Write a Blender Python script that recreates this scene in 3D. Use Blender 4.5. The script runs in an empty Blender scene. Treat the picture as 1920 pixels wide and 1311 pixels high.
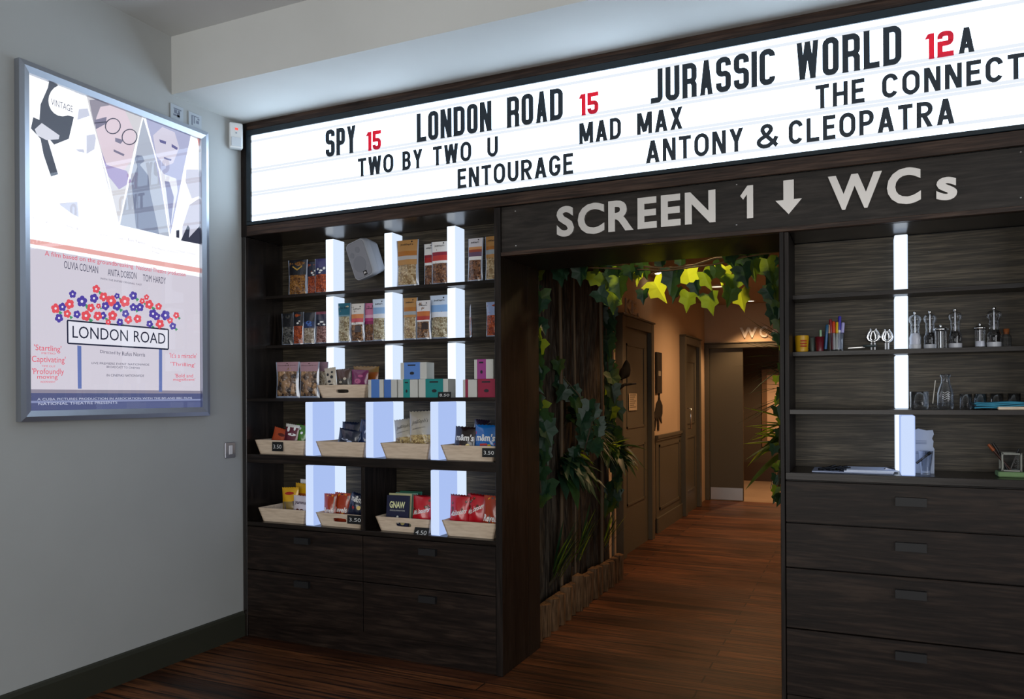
import bpy, bmesh, math, random
from mathutils import Vector, Matrix
random.seed(11)
S = bpy.context.scene
COL = S.collection
PI = math.pi

# ------------------------------------------------------------------ camera
F_PX, CX, CY = 1454.71, 960.0, 741.3
YAW, ROLL = math.radians(-24.41976), math.radians(0.316976)
CAM = Vector((3.3255, -3.4886, 1.4))
_fw = Vector((math.sin(YAW), math.cos(YAW), 0))
_r = Vector((math.cos(YAW), -math.sin(YAW), 0))
_d = Vector((0, 0, -1))
RT = math.cos(ROLL)*_r + math.sin(ROLL)*_d
DN = -math.sin(ROLL)*_r + math.cos(ROLL)*_d
cd = bpy.data.cameras.new('camera'); cam = bpy.data.objects.new('camera', cd); COL.objects.link(cam)
cd.sensor_width = 36.0; cd.lens = F_PX/1920*36.0
cd.shift_y = (CY-655.5)/1920.0
cd.clip_start = 0.05
up = -DN; bk = -_fw
cam.matrix_world = Matrix(((RT.x, up.x, bk.x, CAM.x), (RT.y, up.y, bk.y, CAM.y), (RT.z, up.z, bk.z, CAM.z), (0, 0, 0, 1)))
S.camera = cam

# ------------------------------------------------------------------ world, light, exposure
w = bpy.data.worlds.new('world'); S.world = w; w.use_nodes = True
bg = w.node_tree.nodes['Background']
bg.inputs[0].default_value = (0.80, 0.88, 1.0, 1); bg.inputs[1].default_value = 0.15

def area(name, loc, target, sx, sy, e, col):
    l = bpy.data.lights.new(name, 'AREA'); l.shape = 'RECTANGLE'; l.size = sx; l.size_y = sy
    l.energy = e; l.color = col
    o = bpy.data.objects.new(name, l); COL.objects.link(o); o.location = loc
    o.rotation_euler = (Vector(target)-Vector(loc)).to_track_quat('-Z', 'Y').to_euler()
    return o
area('daylight_window', (6.6, -5.2, 2.0), (1.6, 0.0, 1.7), 3.0, 2.2, 92, (0.97, 0.98, 1.0))
area('rear_upward_fill', (2.6, -6.5, 1.3), (1.6, -0.8, 3.6), 3.5, 2.0, 105, (1.0, 0.99, 0.96))  # unseen fill light added behind, tilted up to brighten ceiling and beam

def spot(name, loc, target, e, col, ang=110, blend=0.6, r=0.04):
    l = bpy.data.lights.new(name, 'SPOT'); l.energy = e; l.color = col
    l.spot_size = math.radians(ang); l.spot_blend = blend; l.shadow_soft_size = r
    o = bpy.data.objects.new(name, l); COL.objects.link(o); o.location = loc
    o.rotation_euler = (Vector(target)-Vector(loc)).to_track_quat('-Z', 'Y').to_euler()
    return o
WARM = (1.0, 0.58, 0.29)
spot('downlight_ivy', (2.40, 1.25, 2.50), (2.42, .60, 1.5), 40, (1.0, 0.70, 0.34), 92)
spot('downlight_screen', (2.30, 2.6, 2.50), (2.2, 2.6, 0), 72, WARM, 110)
spot('downlight_wall', (2.45, 4.7, 2.50), (2.2, 4.75, 0), 105, WARM, 150, 1.0)
spot('downlight_end', (2.05, 6.55, 2.50), (2.05, 6.5, 0), 70, WARM, 110)
spot('downlight_lobby', (2.2, 8.2, 2.40), (2.2, 8.4, 0), 120, (1.0, 0.60, 0.32), 120)

S.view_settings.view_transform = 'Standard'; S.view_settings.look = 'None'
S.view_settings.exposure = 0.0; S.view_settings.gamma = 1.0; S.view_settings.use_curve_mapping = False
S.cycles.use_denoising = True
S.cycles.max_bounces = 14; S.cycles.transmission_bounces = 14; S.cycles.transparent_max_bounces = 16
S.cycles.sample_clamp_indirect = 4.0; S.cycles.caustics_reflective = False; S.cycles.caustics_refractive = False

# ------------------------------------------------------------------ picking points of the photograph
def ray(x, y): return _fw + RT*((x-CX)/F_PX) + DN*((y-CY)/F_PX)
def onX(x, y, X): v = ray(x, y); return CAM + v*((X-CAM.x)/v.x)
def onY(x, y, Y): v = ray(x, y); return CAM + v*((Y-CAM.y)/v.y)
def onZ(x, y, Z): v = ray(x, y); return CAM + v*((Z-CAM.z)/v.z)

# ------------------------------------------------------------------ materials
MATS = {}
def lin(c):
    if isinstance(c, str):
        c = [int(c[i:i+2], 16)/255 for i in (0, 2, 4)]
        c = [x/12.92 if x <= 0.04045 else ((x+0.055)/1.055)**2.4 for x in c]
    return (c[0], c[1], c[2], 1)
def newmat(name):
    m = bpy.data.materials.new(name); m.use_nodes = True
    return m, m.node_tree.nodes, m.node_tree.links, m.node_tree.nodes['Principled BSDF']
def pm(color, rough=0.5, metal=0.0, spec=0.5, coat=0.0, trans=0.0, ior=1.45, name=None):
    k = (str(color), rough, metal, spec, coat, trans, ior)
    if k in MATS: return MATS[k]
    m, n, l, b = newmat(name or 'paint')
    b.inputs['Base Color'].default_value = lin(color); b.inputs['Roughness'].default_value = rough
    b.inputs['Metallic'].default_value = metal; b.inputs['Specular IOR Level'].default_value = spec
    b.inputs['Coat Weight'].default_value = coat; b.inputs['Coat Roughness'].default_value = 0.12
    b.inputs['Transmission Weight'].default_value = trans; b.inputs['IOR'].default_value = ior
    MATS[k] = m
    return m
def em(color, s=1.0, name='backlit'):
    k = ('em', str(color), s)
    if k in MATS: return MATS[k]
    m, n, l, b = newmat(name)
    e = n.new('ShaderNodeEmission'); e.inputs[0].default_value = lin(color); e.inputs[1].default_value = s
    l.new(e.outputs[0], n['Material Output'].inputs[0]); n.remove(b)
    MATS[k] = m
    return m
def texco(n, l, scale, rot=(0, 0, 0), kind='Object'):
    t = n.new('ShaderNodeTexCoord'); mp = n.new('ShaderNodeMapping')
    mp.inputs['Scale'].default_value = scale; mp.inputs['Rotation'].default_value = rot
    l.new(t.outputs[kind], mp.inputs[0]); return mp
def ramp(n, stops):
    r = n.new('ShaderNodeValToRGB'); e = r.color_ramp.elements
    while len(e) < len(stops): e.new(0.5)
    for i, (p, c) in enumerate(stops): e[i].position = p; e[i].color = lin(c)
    return r
def bump(n, l, src, b, strength, dist=0.01):
    u = n.new('ShaderNodeBump'); u.inputs['Strength'].default_value = strength; u.inputs['Distance'].default_value = dist
    l.new(src, u.inputs['Height']); l.new(u.outputs[0], b.inputs['Normal'])
def wood(name, c0, c1, c2, scale, rough=0.36, spec=0.45, bs=0.25, dist=2.0):
    m, n, l, b = newmat(name)
    mp = texco(n, l, scale)
    a = n.new('ShaderNodeTexNoise'); a.inputs['Scale'].default_value = 1.0; a.inputs['Detail'].default_value = 7
    a.inputs['Roughness'].default_value = 0.62; a.inputs['Distortion'].default_value = dist
    l.new(mp.outputs[0], a.inputs[0])
    mp2 = texco(n, l, tuple(s*4.5 for s in scale))
    g = n.new('ShaderNodeTexNoise'); g.inputs['Scale'].default_value = 1.0; g.inputs['Detail'].default_value = 4
    l.new(mp2.outputs[0], g.inputs[0])
    mx = n.new('ShaderNodeMath'); mx.operation = 'MULTIPLY_ADD'; mx.inputs[1].default_value = 0.45
    l.new(g.outputs[0], mx.inputs[0]); 
    sc = n.new('ShaderNodeMath'); sc.operation = 'MULTIPLY'; sc.inputs[1].default_value = 0.62
    l.new(a.outputs[0], sc.inputs[0]); l.new(sc.outputs[0], mx.inputs[2])
    r = ramp(n, [(0.40, c0), (0.53, c1), (0.68, c2)])
    l.new(mx.outputs[0], r.inputs[0]); l.new(r.outputs[0], b.inputs['Base Color'])
    b.inputs['Roughness'].default_value = rough; b.inputs['Specular IOR Level'].default_value = spec
    bump(n, l, mx.outputs[0], b, bs, 0.003)
    return m
# stained oak, grain running along X, and along Z for upright panels
OAK = wood('stained_oak', (.006, .0038, .003), (.014, .0088, .0068), (.036, .0235, .017), (1.3, 16, 16), rough=.45, spec=.2)
OAK_V = wood('stained_oak_upright', (.005, .0035, .003), (.010, .007, .0058), (.024, .017, .014), (16, 16, 1.3), rough=.45, spec=.2)
OAK_BACK = wood('stained_oak_back', (.015, .0115, .0075), (.040, .032, .021), (.11, .088, .060), (1.6, 40, 40), rough=0.45, spec=.25)
OAK_TRIM = wood('stained_oak_trim', (.012, .007, .005), (.034, .019, .013), (.075, .044, .030), (1.3, 16, 30), rough=.4, spec=.25)
OAK_TOP = wood('stained_oak_worktop', (.006, .004, .003), (.012, .008, .006), (.026, .018, .014), (1.3, 16, 16), rough=0.28, spec=.25)
OAK_GLOSS = wood('polished_oak', (.006, .004, .003), (.012, .008, .006), (.026, .018, .014), (1.3, 16, 16), rough=0.24, spec=.6, bs=.12)
OAK_GLOSS_V = wood('polished_oak_upright', (.005, .0035, .003), (.010, .007, .0058), (.022, .016, .013), (16, 16, 1.3), rough=0.26, spec=.9, bs=.12)
OAK_FASCIA = wood('stained_oak_fascia', (.010, .008, .0065), (.020, .016, .013), (.038, .031, .026), (1.6, 15, 15), rough=0.45, spec=.25, dist=2.6)
PINE = wood('pale_pine', (.60, .47, .34), (.72, .58, .44), (.80, .66, .51), (3, 30, 30), rough=0.6, bs=0.1)
BARK = wood('rough_bark', (.012, .010, .008), (.045, .036, .028), (.10, .082, .062), (24, 24, 2.0), rough=0.9, spec=0.1, bs=0.9)
LOGWOOD = wood('split_log', (.05, .028, .014), (.13, .075, .038), (.22, .13, .07), (30, 30, 2.4), rough=0.85, spec=0.15, bs=0.8)
BLACKV = wood('black_stained_panel', (.004, .003, .003), (.008, .006, .005), (.014, .010, .008), (14, 14, 1.2), rough=0.5, spec=0.3)

def plaster(name, c, rough=0.75, s=0.04):
    m, n, l, b = newmat(name)
    mp = texco(n, l, (1, 1, 1))
    a = n.new('ShaderNodeTexNoise'); a.inputs['Scale'].default_value = 1.4; a.inputs['Detail'].default_value = 4
    l.new(mp.outputs[0], a.inputs[0])
    c = lin(c)
    r = ramp(n, [(0.35, tuple(x*(1-s) for x in c[:3])), (0.65, tuple(x*(1+s) for x in c[:3]))])
    l.new(a.outputs[0], r.inputs[0]); l.new(r.outputs[0], b.inputs['Base Color'])
    b.inputs['Roughness'].default_value = rough; b.inputs['Specular IOR Level'].default_value = 0.25
    h = n.new('ShaderNodeTexNoise'); h.inputs['Scale'].default_value = 160
    l.new(mp.outputs[0], h.inputs[0]); bump(n, l, h.outputs[0], b, 0.05, 0.002)
    return m
WALL = plaster('grey_wall_paint', (.42, .435, .43))
CEIL = plaster('ceiling_paint', (.62, .63, .62))
BEAM = plaster('beam_paint', (.64, .65, .63))
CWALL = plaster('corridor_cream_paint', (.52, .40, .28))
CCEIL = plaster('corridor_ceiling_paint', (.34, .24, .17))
SAGE = plaster('sage_woodwork_paint', (.085, .080, .062), rough=0.45)
SAGE_DARK = plaster('dark_sage_paint', (.035, .036, .026), rough=0.4)

def floor_mat():
    m, n, l, b = newmat('pine_floorboards')
    mp = texco(n, l, (1, 1, 1))
    br = n.new('ShaderNodeTexBrick'); br.offset = 0.37; br.offset_frequency = 2
    br.inputs['Scale'].default_value = 1.0; br.inputs['Brick Width'].default_value = 2.6; br.inputs['Row Height'].default_value = 0.105
    br.inputs['Mortar Size'].default_value = 0.0042; br.inputs['Mortar Smooth'].default_value = 0.2; br.inputs['Bias'].default_value = 0.0
    br.inputs['Color1'].default_value = (.055, .017, .006, 1); br.inputs['Color2'].default_value = (.155, .056, .019, 1)
    br.inputs['Mortar'].default_value = (.010, .005, .003, 1)
    l.new(mp.outputs[0], br.inputs[0])
    mp2 = texco(n, l, (1.6, 34, 1))
    a = n.new('ShaderNodeTexNoise'); a.inputs['Scale'].default_value = 1.0; a.inputs['Detail'].default_value = 8; a.inputs['Distortion'].default_value = 1.5
    l.new(mp2.outputs[0], a.inputs[0])
    mp3 = texco(n, l, (0.9, 1.7, 1))
    d = n.new('ShaderNodeTexNoise'); d.inputs['Scale'].default_value = 1.3; d.inputs['Detail'].default_value = 6
    l.new(mp3.outputs[0], d.inputs[0])
    r = ramp(n, [(0.36, (.22, .19, .17)), (0.60, (1.25, 1.2, 1.15))]); l.new(a.outputs[0], r.inputs[0])
    r2 = ramp(n, [(0.30, (.38, .36, .36)), (0.62, (1.1, 1.1, 1.1))]); l.new(d.outputs[0], r2.inputs[0])
    x1 = n.new('ShaderNodeMixRGB'); x1.blend_type = 'MULTIPLY'; x1.inputs[0].default_value = 1
    l.new(br.outputs[0], x1.inputs[1]); l.new(r.outputs[0], x1.inputs[2])
    x2 = n.new('ShaderNodeMixRGB'); x2.blend_type = 'MULTIPLY'; x2.inputs[0].default_value = 0.85
    l.new(x1.outputs[0], x2.inputs[1]); l.new(r2.outputs[0], x2.inputs[2])
    l.new(x2.outputs[0], b.inputs['Base Color'])
    rr = ramp(n, [(0.3, (.34,)*3), (0.7, (.58,)*3)]); l.new(d.outputs[0], rr.inputs[0]); l.new(rr.outputs[0], b.inputs['Roughness'])
    b.inputs['Specular IOR Level'].default_value = 0.35
    mh = n.new('ShaderNodeMath'); mh.operation = 'MULTIPLY_ADD'; mh.inputs[1].default_value = -3.0
    l.new(br.outputs['Fac'], mh.inputs[0]); l.new(a.outputs[0], mh.inputs[2])
    bump(n, l, mh.outputs[0], b, 0.35, 0.003)
    return m
FLOOR = floor_mat()

def nuts(name, ca, cb, scale=85, rough=0.35, coat=0.6):
    m, n, l, b = newmat(name)
    mp = texco(n, l, (1, 1, 1))
    v = n.new('ShaderNodeTexVoronoi'); v.inputs['Scale'].default_value = scale
    l.new(mp.outputs[0], v.inputs[0])
    sp = n.new('ShaderNodeSeparateColor'); l.new(v.outputs['Color'], sp.inputs[0])
    r = ramp(n, [(0.1, ca), (0.9, cb)]); l.new(sp.outputs[0], r.inputs[0])
    l.new(r.outputs[0], b.inputs['Base Color'])
    b.inputs['Roughness'].default_value = rough; b.inputs['Coat Weight'].default_value = coat; b.inputs['Coat Roughness'].default_value = 0.08
    iv = n.new('ShaderNodeMath'); iv.operation = 'MULTIPLY'; iv.inputs[1].default_value = -1
    l.new(v.outputs['Distance'], iv.inputs[0]); bump(n, l, iv.outputs[0], b, 1.0, 0.012)
    return m
CASHEW = nuts('cashew_nuts', '9c7d52', 'd8c197')
POPC = nuts('popcorn', '8d7a55', 'd9cfae', 95)
ALMOND = nuts('almond_nuts', '54301c', '9c6a46')
PEANUT = nuts('brown_nuts', '5a3a22', 'b08054', 95)
CHILLI = nuts('orange_nuts', '8a2f12', 'd4622c', 110)
PALEN = nuts('pale_nuts', '8e7c66', 'd6cbb9', 95)
PINKN = nuts('pink_nuts', '6f4440', 'bd8f86', 110)
DARKN = nuts('dark_nuts', '141618', '6a6a66', 70)
CHOC = nuts('chocolate_pieces', '2c1a10', 'b08a62', 42, 0.2, 1.0)
GOLDN = nuts('golden_nuts', '6a3f16', 'c08438', 110)
CLEAR = pm('9aa6bc', 0.12, 0, 0.8, 1.0, name='clear_plastic_film')
WHITEP = pm('e6e6e4', 0.5); BLACKP = pm('0a0b0c', 0.45)
CHROME = pm((.75, .76, .78), 0.12, 1.0, name='chrome'); STEEL = pm((.60, .58, .56), 0.34, 1.0, name='brushed_steel')
ALU = pm((.46, .49, .55), 0.42, 1.0, name='aluminium')
GLASS, n, l, b = newmat('clear_thin_glass')
_t = n.new('ShaderNodeBsdfTransparent'); _t.inputs[0].default_value = (.93, .95, .98, 1); _g = n.new('ShaderNodeBsdfGlossy'); _g.inputs['Roughness'].default_value = .03
_f = n.new('ShaderNodeLayerWeight'); _f.inputs[0].default_value = .30; _m = n.new('ShaderNodeMixShader')
l.new(_f.outputs['Facing'], _m.inputs[0]); l.new(_t.outputs[0], _m.inputs[1]); l.new(_g.outputs[0], _m.inputs[2]); l.new(_m.outputs[0], n['Material Output'].inputs[0])
ACRYL = GLASS
IRON = pm((.012, .012, .013), 0.5, 0, 0.4, name='black_metal')

def leafmat(name, c, tr, k=0.45):
    m, n, l, b = newmat(name)
    mp = texco(n, l, (1, 1, 1))
    a = n.new('ShaderNodeTexNoise'); a.inputs['Scale'].default_value = 30; l.new(mp.outputs[0], a.inputs[0])
    c = lin(c); r = ramp(n, [(0.3, tuple(x*.7 for x in c[:3])), (0.7, tuple(x*1.2 for x in c[:3]))])
    l.new(a.outputs[0], r.inputs[0]); l.new(r.outputs[0], b.inputs['Base Color'])
    b.inputs['Roughness'].default_value = 0.45
    t = n.new('ShaderNodeBsdfTranslucent'); t.inputs[0].default_value = lin(tr)
    mx = n.new('ShaderNodeMixShader'); mx.inputs[0].default_value = k
    l.new(b.outputs[0], mx.inputs[1]); l.new(t.outputs[0], mx.inputs[2]); l.new(mx.outputs[0], n['Material Output'].inputs[0])
    return m
LEAF = [leafmat('ivy_leaf', (.04, .11, .03), (.26, .42, .02), .55), leafmat('ivy_leaf_pale', (.10, .19, .035), (.60, .78, .04), .65), leafmat('ivy_leaf_dark', (.015, .05, .025), (.04, .10, .02), .3)]

# ------------------------------------------------------------------ mesh building
class MB:
    def __init__(s): s.v = []; s.f = []; s.m = []; s.s = []
    def add(s, vs, fs, mi=0, smooth=False, T=None):
        o = len(s.v)
        for p in vs:
            p = Vector(p); s.v.append(T @ p if T is not None else p)
        for i, f in enumerate(fs):
            s.f.append([o+k for k in f]); s.m.append(mi[i] if isinstance(mi, list) else mi); s.s.append(smooth)
        return s
    def box(s, x0, y0, z0, x1, y1, z1, mi=0, T=None):
        v = [(x0, y0, z0), (x1, y0, z0), (x1, y1, z0), (x0, y1, z0), (x0, y0, z1), (x1, y0, z1), (x1, y1, z1), (x0, y1, z1)]
        return s.add(v, [(0, 3, 2, 1), (4, 5, 6, 7), (0, 1, 5, 4), (1, 2, 6, 5), (2, 3, 7, 6), (3, 0, 4, 7)], mi, False, T)
    def prism(s, pts, O, R, U, d, mi=0):
        O, R, U = Vector(O), Vector(R), Vector(U); N = R.cross(U)
        a = [O+R*p[0]+U*p[1] for p in pts]; b = [p+N*d for p in a]; n = len(a)
        ar = sum(pts[i][0]*pts[(i+1) % n][1]-pts[(i+1) % n][0]*pts[i][1] for i in range(n))
        fs = [tuple(range(n, 2*n)), tuple(range(n-1, -1, -1))]+[(i, (i+1) % n, n+(i+1) % n, n+i) for i in range(n)]
        if ar < 0: fs = [tuple(reversed(f)) for f in fs]
        return s.add(a+b, fs, mi)
    def face(s, pts, mi=0): return s.add(pts, [tuple(range(len(pts)))], mi)
    def tube(s, path, r, seg=8, mi=0, closed=False):
        P = [Vector(p) for p in path]; n = len(P); vs = []
        rr = r if isinstance(r, (list, tuple)) else [r]*n
        last = None
        for i in range(n):
            t = (P[(i+1) % n]-P[i-1]) if closed else (P[min(i+1, n-1)]-P[max(i-1, 0)])
            t.normalize()
            if last is None:
                a = t.orthogonal().normalized()
            else:
                a = (last-t*last.dot(t)).normalized()
            last = a; b = t.cross(a)
            for k in range(seg):
                q = 2*PI*k/seg; vs.append(P[i]+(a*math.cos(q)+b*math.sin(q))*rr[i])
        fs = []
        for i in range(n if closed else n-1):
            j = (i+1) % n
            for k in range(seg): fs.append((i*seg+k, i*seg+(k+1) % seg, j*seg+(k+1) % seg, j*seg+k))
        s.add(vs, fs, mi, True)
        if not closed: s.add(vs[:seg], [tuple(range(seg-1, -1, -1))], mi); s.add(vs[-seg:], [tuple(range(seg))], mi)
        return s
    def lathe(s, prof, c=(0, 0, 0), seg=24, mi=0, T=None):
        vs = []; fs = []; n = len(prof)
        for r, z in prof:
            for k in range(seg):
                q = 2*PI*k/seg; vs.append((c[0]+r*math.cos(q), c[1]+r*math.sin(q), c[2]+z))
        for i in range(n-1):
            for k in range(seg): fs.append((i*seg+k, i*seg+(k+1) % seg, (i+1)*seg+(k+1) % seg, (i+1)*seg+k))
        s.add(vs, fs, mi, True, T)
        if prof[0][0] > 1e-5: s.add(vs[:seg], [tuple(range(seg-1, -1, -1))], mi, False, T)
        if prof[-1][0] > 1e-5: s.add(vs[-seg:], [tuple(range(seg))], mi, False, T)
        return s
    def build(s, name, mats, parent=None, bevel=0.0, loc=None, seg=1):
        me = bpy.data.meshes.new(name)
        me.from_pydata([tuple(p) for p in s.v], [], s.f)
        mats = mats if isinstance(mats, (list, tuple)) else [mats]
        for m in mats: me.materials.append(m)
        me.polygons.foreach_set('material_index', s.m); me.polygons.foreach_set('use_smooth', s.s)
        me.update()
        o = bpy.data.objects.new(name, me); COL.objects.link(o)
        if parent is not None: o.parent = parent
        if loc is not None: o.location = loc
        if bevel:
            b = o.modifiers.new('bevel', 'BEVEL'); b.width = bevel; b.segments = seg; b.limit_method = 'ANGLE'
        return o
def tag(o, label, cat, group=None):
    o['label'] = label; o['category'] = cat
    if group: o['group'] = group
    return o
def thing(name, label, cat, loc=(0, 0, 0), rz=0.0, group=None, rot=None):
    o = bpy.data.objects.new(name, None); COL.objects.link(o); o.empty_display_size = 0.05
    o.location = loc; o.rotation_euler = rot if rot else (0, 0, rz)
    return tag(o, label, cat, group)
def struct(o): o['kind'] = 'structure'; return o
def boxo(name, x0, y0, z0, x1, y1, z1, m, parent=None, bevel=0.0):
    return MB().box(x0, y0, z0, x1, y1, z1).build(name, m, parent, bevel)

# ------------------------------------------------------------------ writing
_TX = {}
def glyphs(s, off=0.0, res=3):
    """flat outline of a string in the built-in typeface: verts, faces, bounds"""
    k = (s, off, res)
    if k not in _TX:
        cu = bpy.data.curves.new('t', 'FONT'); cu.body = s; cu.size = 1.0; cu.offset = off; cu.resolution_u = res; cu.fill_mode = 'FRONT'
        ob = bpy.data.objects.new('t', cu); COL.objects.link(ob)
        me = bpy.data.meshes.new_from_object(ob)
        vs = [tuple(v.co) for v in me.vertices]; fs = [tuple(p.vertices) for p in me.polygons]
        COL.objects.unlink(ob); bpy.data.objects.remove(ob); bpy.data.meshes.remove(me); bpy.data.curves.remove(cu)
        if not vs: vs = [(0, 0, 0)]
        b = (min(v[0] for v in vs), max(v[0] for v in vs), min(v[1] for v in vs), max(v[1] for v in vs))
        _TX[k] = (vs, fs, b)
    return _TX[k]
def write(mb, s, O, R, U, x0, x1, z0, z1, depth=0.0, mi=0, off=0.0, res=3, skew=0.0, cap=True):
    """fit a string into the rectangle x0..x1, z0..z1 of the frame O, R, U"""
    vs, fs, b = glyphs(s, off, res)
    O, R, U = Vector(O), Vector(R), Vector(U); N = R.cross(U)
    kx = (x1-x0)/max(b[1]-b[0], 1e-6); kz = (z1-z0)/max(b[3]-b[2], 1e-6)
    P = []
    for v in vs:
        q = (v[1]-b[2])*kz
        P.append(O+R*(x0+(v[0]-b[0])*kx+skew*q)+U*(z0+q))
    if depth <= 0: return mb.add(P, fs, mi)
    n = len(P); cnt = {}
    for f in fs:
        for a, c in zip(f, f[1:]+f[:1]): cnt[(a, c)] = cnt.get((a, c), 0)+1
    F = [tuple(n+i for i in f) for f in fs]+[tuple(reversed(f)) for f in fs]
    F += [(a, c, n+c, n+a) for (a, c) in cnt if (c, a) not in cnt]
    return mb.add(P+[p+N*depth for p in P], F, mi)

def arc(cx, cy, rx, ry, a0, a1, n=7):
    return [(cx+rx*math.cos(math.radians(a0+(a1-a0)*i/n)), cy+ry*math.sin(math.radians(a0+(a1-a0)*i/n))) for i in range(n+1)]
def ribbon(pts, hw, closed):
    q_ = [pts[0]]
    for p in pts[1:]:
        if math.hypot(p[0]-q_[-1][0], p[1]-q_[-1][1]) > 1e-5: q_.append(p)
    if closed and math.hypot(q_[0][0]-q_[-1][0], q_[0][1]-q_[-1][1]) < 1e-5: q_.pop()
    pts = q_; n = len(pts); L = []; Rr = []
    for i in range(n):
        a = Vector(pts[i-1]) if (closed or i > 0) else None
        p = Vector(pts[i]); c = Vector(pts[(i+1) % n]) if (closed or i < n-1) else None
        d1 = (p-a).normalized() if a is not None else (c-p).normalized()
        d2 = (c-p).normalized() if c is not None else d1
        n1 = Vector((-d1.y, d1.x)); n2 = Vector((-d2.y, d2.x)); m = (n1+n2)
        m = m.normalized() if m.length > 1e-6 else n1
        k = hw/max(m.dot(n1), 0.5)
        L.append(p+m*k); Rr.append(p-m*k)
    q = []
    for i in range(n if closed else n-1):
        j = (i+1) % n; q.append((Rr[i], Rr[j], L[j], L[i]))
    return q
def sign_letter(ch, w, h, s, tall):
    """quads of one cut-out cinema letter, stroke s, in a w by h cell"""
    t = s/2; a, b, c, d = t, t, w-t, h-t; Q = []
    rx = min((c-a)/2, .40*(c-a)) if tall else (c-a)/2
    ry = rx*1.1 if tall else min((d-b)/2, rx*1.15)
    def st(p, closed=False): Q.extend(ribbon(p, t, closed))
    def leg(x0, z0, x1, z1, k=1.12):
        k = s*k*(.80 if tall else 1)/2; Q.append(((x0-k, z0), (x0+k, z0), (x1+k, z1), (x1-k, z1)) if z1 > z0 else ((x1-k, z1), (x1+k, z1), (x0+k, z0), (x0-k, z0)))
    TL = lambda: arc(a+rx, d-ry, rx, ry, 180, 90); TR = lambda: arc(c-rx, d-ry, rx, ry, 90, 0)
    BR = lambda: arc(c-rx, b+ry, rx, ry, 0, -90); BL = lambda: arc(a+rx, b+ry, rx, ry, 270, 180)
    m = h*.52; k = s*.56
    def bowl(z0, z1, x=None, r=None):
        x = x or c; rz = (z1-z0)/2; r = min(rz, .55*(x-a))*(0.75 if tall else 1)
        rz2 = min(rz, r)
        st([(a, z1), (x-r, z1)]+arc(x-r, z1-rz2, r, rz2, 90, 0)[1:]+arc(x-r, z0+rz2, r, rz2, 0, -90)+[(a, z0)])
    if ch == 'O': st(TL()+TR()+BR()+BL(), True)
    elif ch in 'CG':
        st([(c, d-ry*1.15 if tall else d-ry*.85)]+(list(reversed(TR())) if tall else arc(c-rx, d-ry, rx, ry, 25, 90))+list(reversed(TL()))+list(reversed(BL()))+(list(reversed(BR()))+[(c, b+ry*1.15)] if tall else arc(c-rx, b+ry, rx, ry, -90, -25 if ch == 'C' else 0)))
        if ch == 'G': st([(c, b+ry), (c, h*.46)]); st([(w, h*.46), (w*.52, h*.46)])
    elif ch in 'S5':
        r2 = min(rx, (d-m)/2) if tall else (c-a)/2; rz = (d-m)/2; rb = (m-b)/2; r3 = r2
        low = arc(c-r3, m-min(rb, r3), r3, min(rb, r3), 90, 0)+arc(c-r3, b+min(rb, r3), r3, min(rb, r3), 0, -90)+arc(a+r3, b+min(rb, r3), r3, min(rb, r3), 270, 185)+[(a, h*.27)]
        if ch == 'S':
            rz = min(rz, r2)
            st([(c, h*.74)]+arc(c-r2, d-rz, r2, rz, 5, 90)+arc(a+r2, d-rz, r2, rz, 90, 180)+arc(a+r2, m+rz, r2, rz, 180, 270)+low)
        else:
            st([(c+t, d), (a, d), (a, m), (c-r3, m)]+low[1:])
    elif ch == '2':
        r2 = (c-a)*.35
        st([(a, h*.72), (a, d-r2)]+arc(a+r2, d-r2, r2, r2, 180, 90)[1:]+arc(c-r2, d-r2, r2, r2, 90, 0)+[(c, m+r2)]+arc(c-r2, m+r2, r2, r2, 0, -90)[1:]+[(a, m-.0), (a, b), (w, b)])
    elif ch == '1':
        x = w*.62; st([(x, 0), (x, h)]); Q.append(((x-t-s*.75, h*.80), (x-t, h*.80), (x-t, h), (x-t-s*.25, h*.97)))
    elif ch == 'D': st([(a, b), (c-rx*1.1, b)]+list(reversed([(p[0], p[1]) for p in arc(c-rx*1.1, b+ry*1.1, rx*1.1, ry*1.1, 0, -90)]))[1:]+list(reversed(arc(c-rx*1.1, d-ry*1.1, rx*1.1, ry*1.1, 90, 0)))+[(a, d)], True)
    elif ch == 'B': st([(a, 0), (a, h)]); bowl(m, d, c-.04*w); bowl(b, m)
    elif ch == 'P': st([(a, 0), (a, h)]); bowl(h*.44, d)
    elif ch == 'R': st([(a, 0), (a, h)]); bowl(h*.47, d); (st([(c, 0), (c, h*.36), (c-rx*.5, h*.47)]) if tall else leg(c-t*.2, 0, w*.45, h*.47))
    elif ch == 'U': st([(a, h), (a, b+ry)]+list(reversed(BL()))[1:]+list(reversed(BR()))+[(c, h)])
    elif ch == 'J': st([(c, h), (c, b+ry)]+BR()[1:]+[(a-t, b)])
    elif ch == 'L': st([(a, h), (a, b), (w, b)])
    elif ch == 'T': st([(w/2, 0), (w/2, h)]); st([(0, d), (w, d)])
    elif ch == 'I': st([(w/2, 0), (w/2, h)])
    elif ch == 'H': st([(a, 0), (a, h)]); st([(c, 0), (c, h)]); st([(a, h*.5), (c, h*.5)])
    elif ch == 'E': st([(a, 0), (a, h)]); st([(a, b), (w, b)]); st([(a, d), (w, d)]); st([(a, m), (w*.9, m)])
    elif ch == 'N': st([(a, 0), (a, h)]); st([(c, 0), (c, h)]); leg(c-k*.2, 0, a+k*.2, h)
    elif ch == 'M': st([(a, 0), (a, h)]); st([(c, 0), (c, h)]); leg(w/2, h*.10, a+k*.3, h); leg(w/2, h*.10, c-k*.3, h)
    elif ch == 'A': leg(k, 0, w/2, h); leg(w-k, 0, w/2, h); st([(w*.24, h*.27), (w*.76, h*.27)])
    elif ch == 'W':
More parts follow.
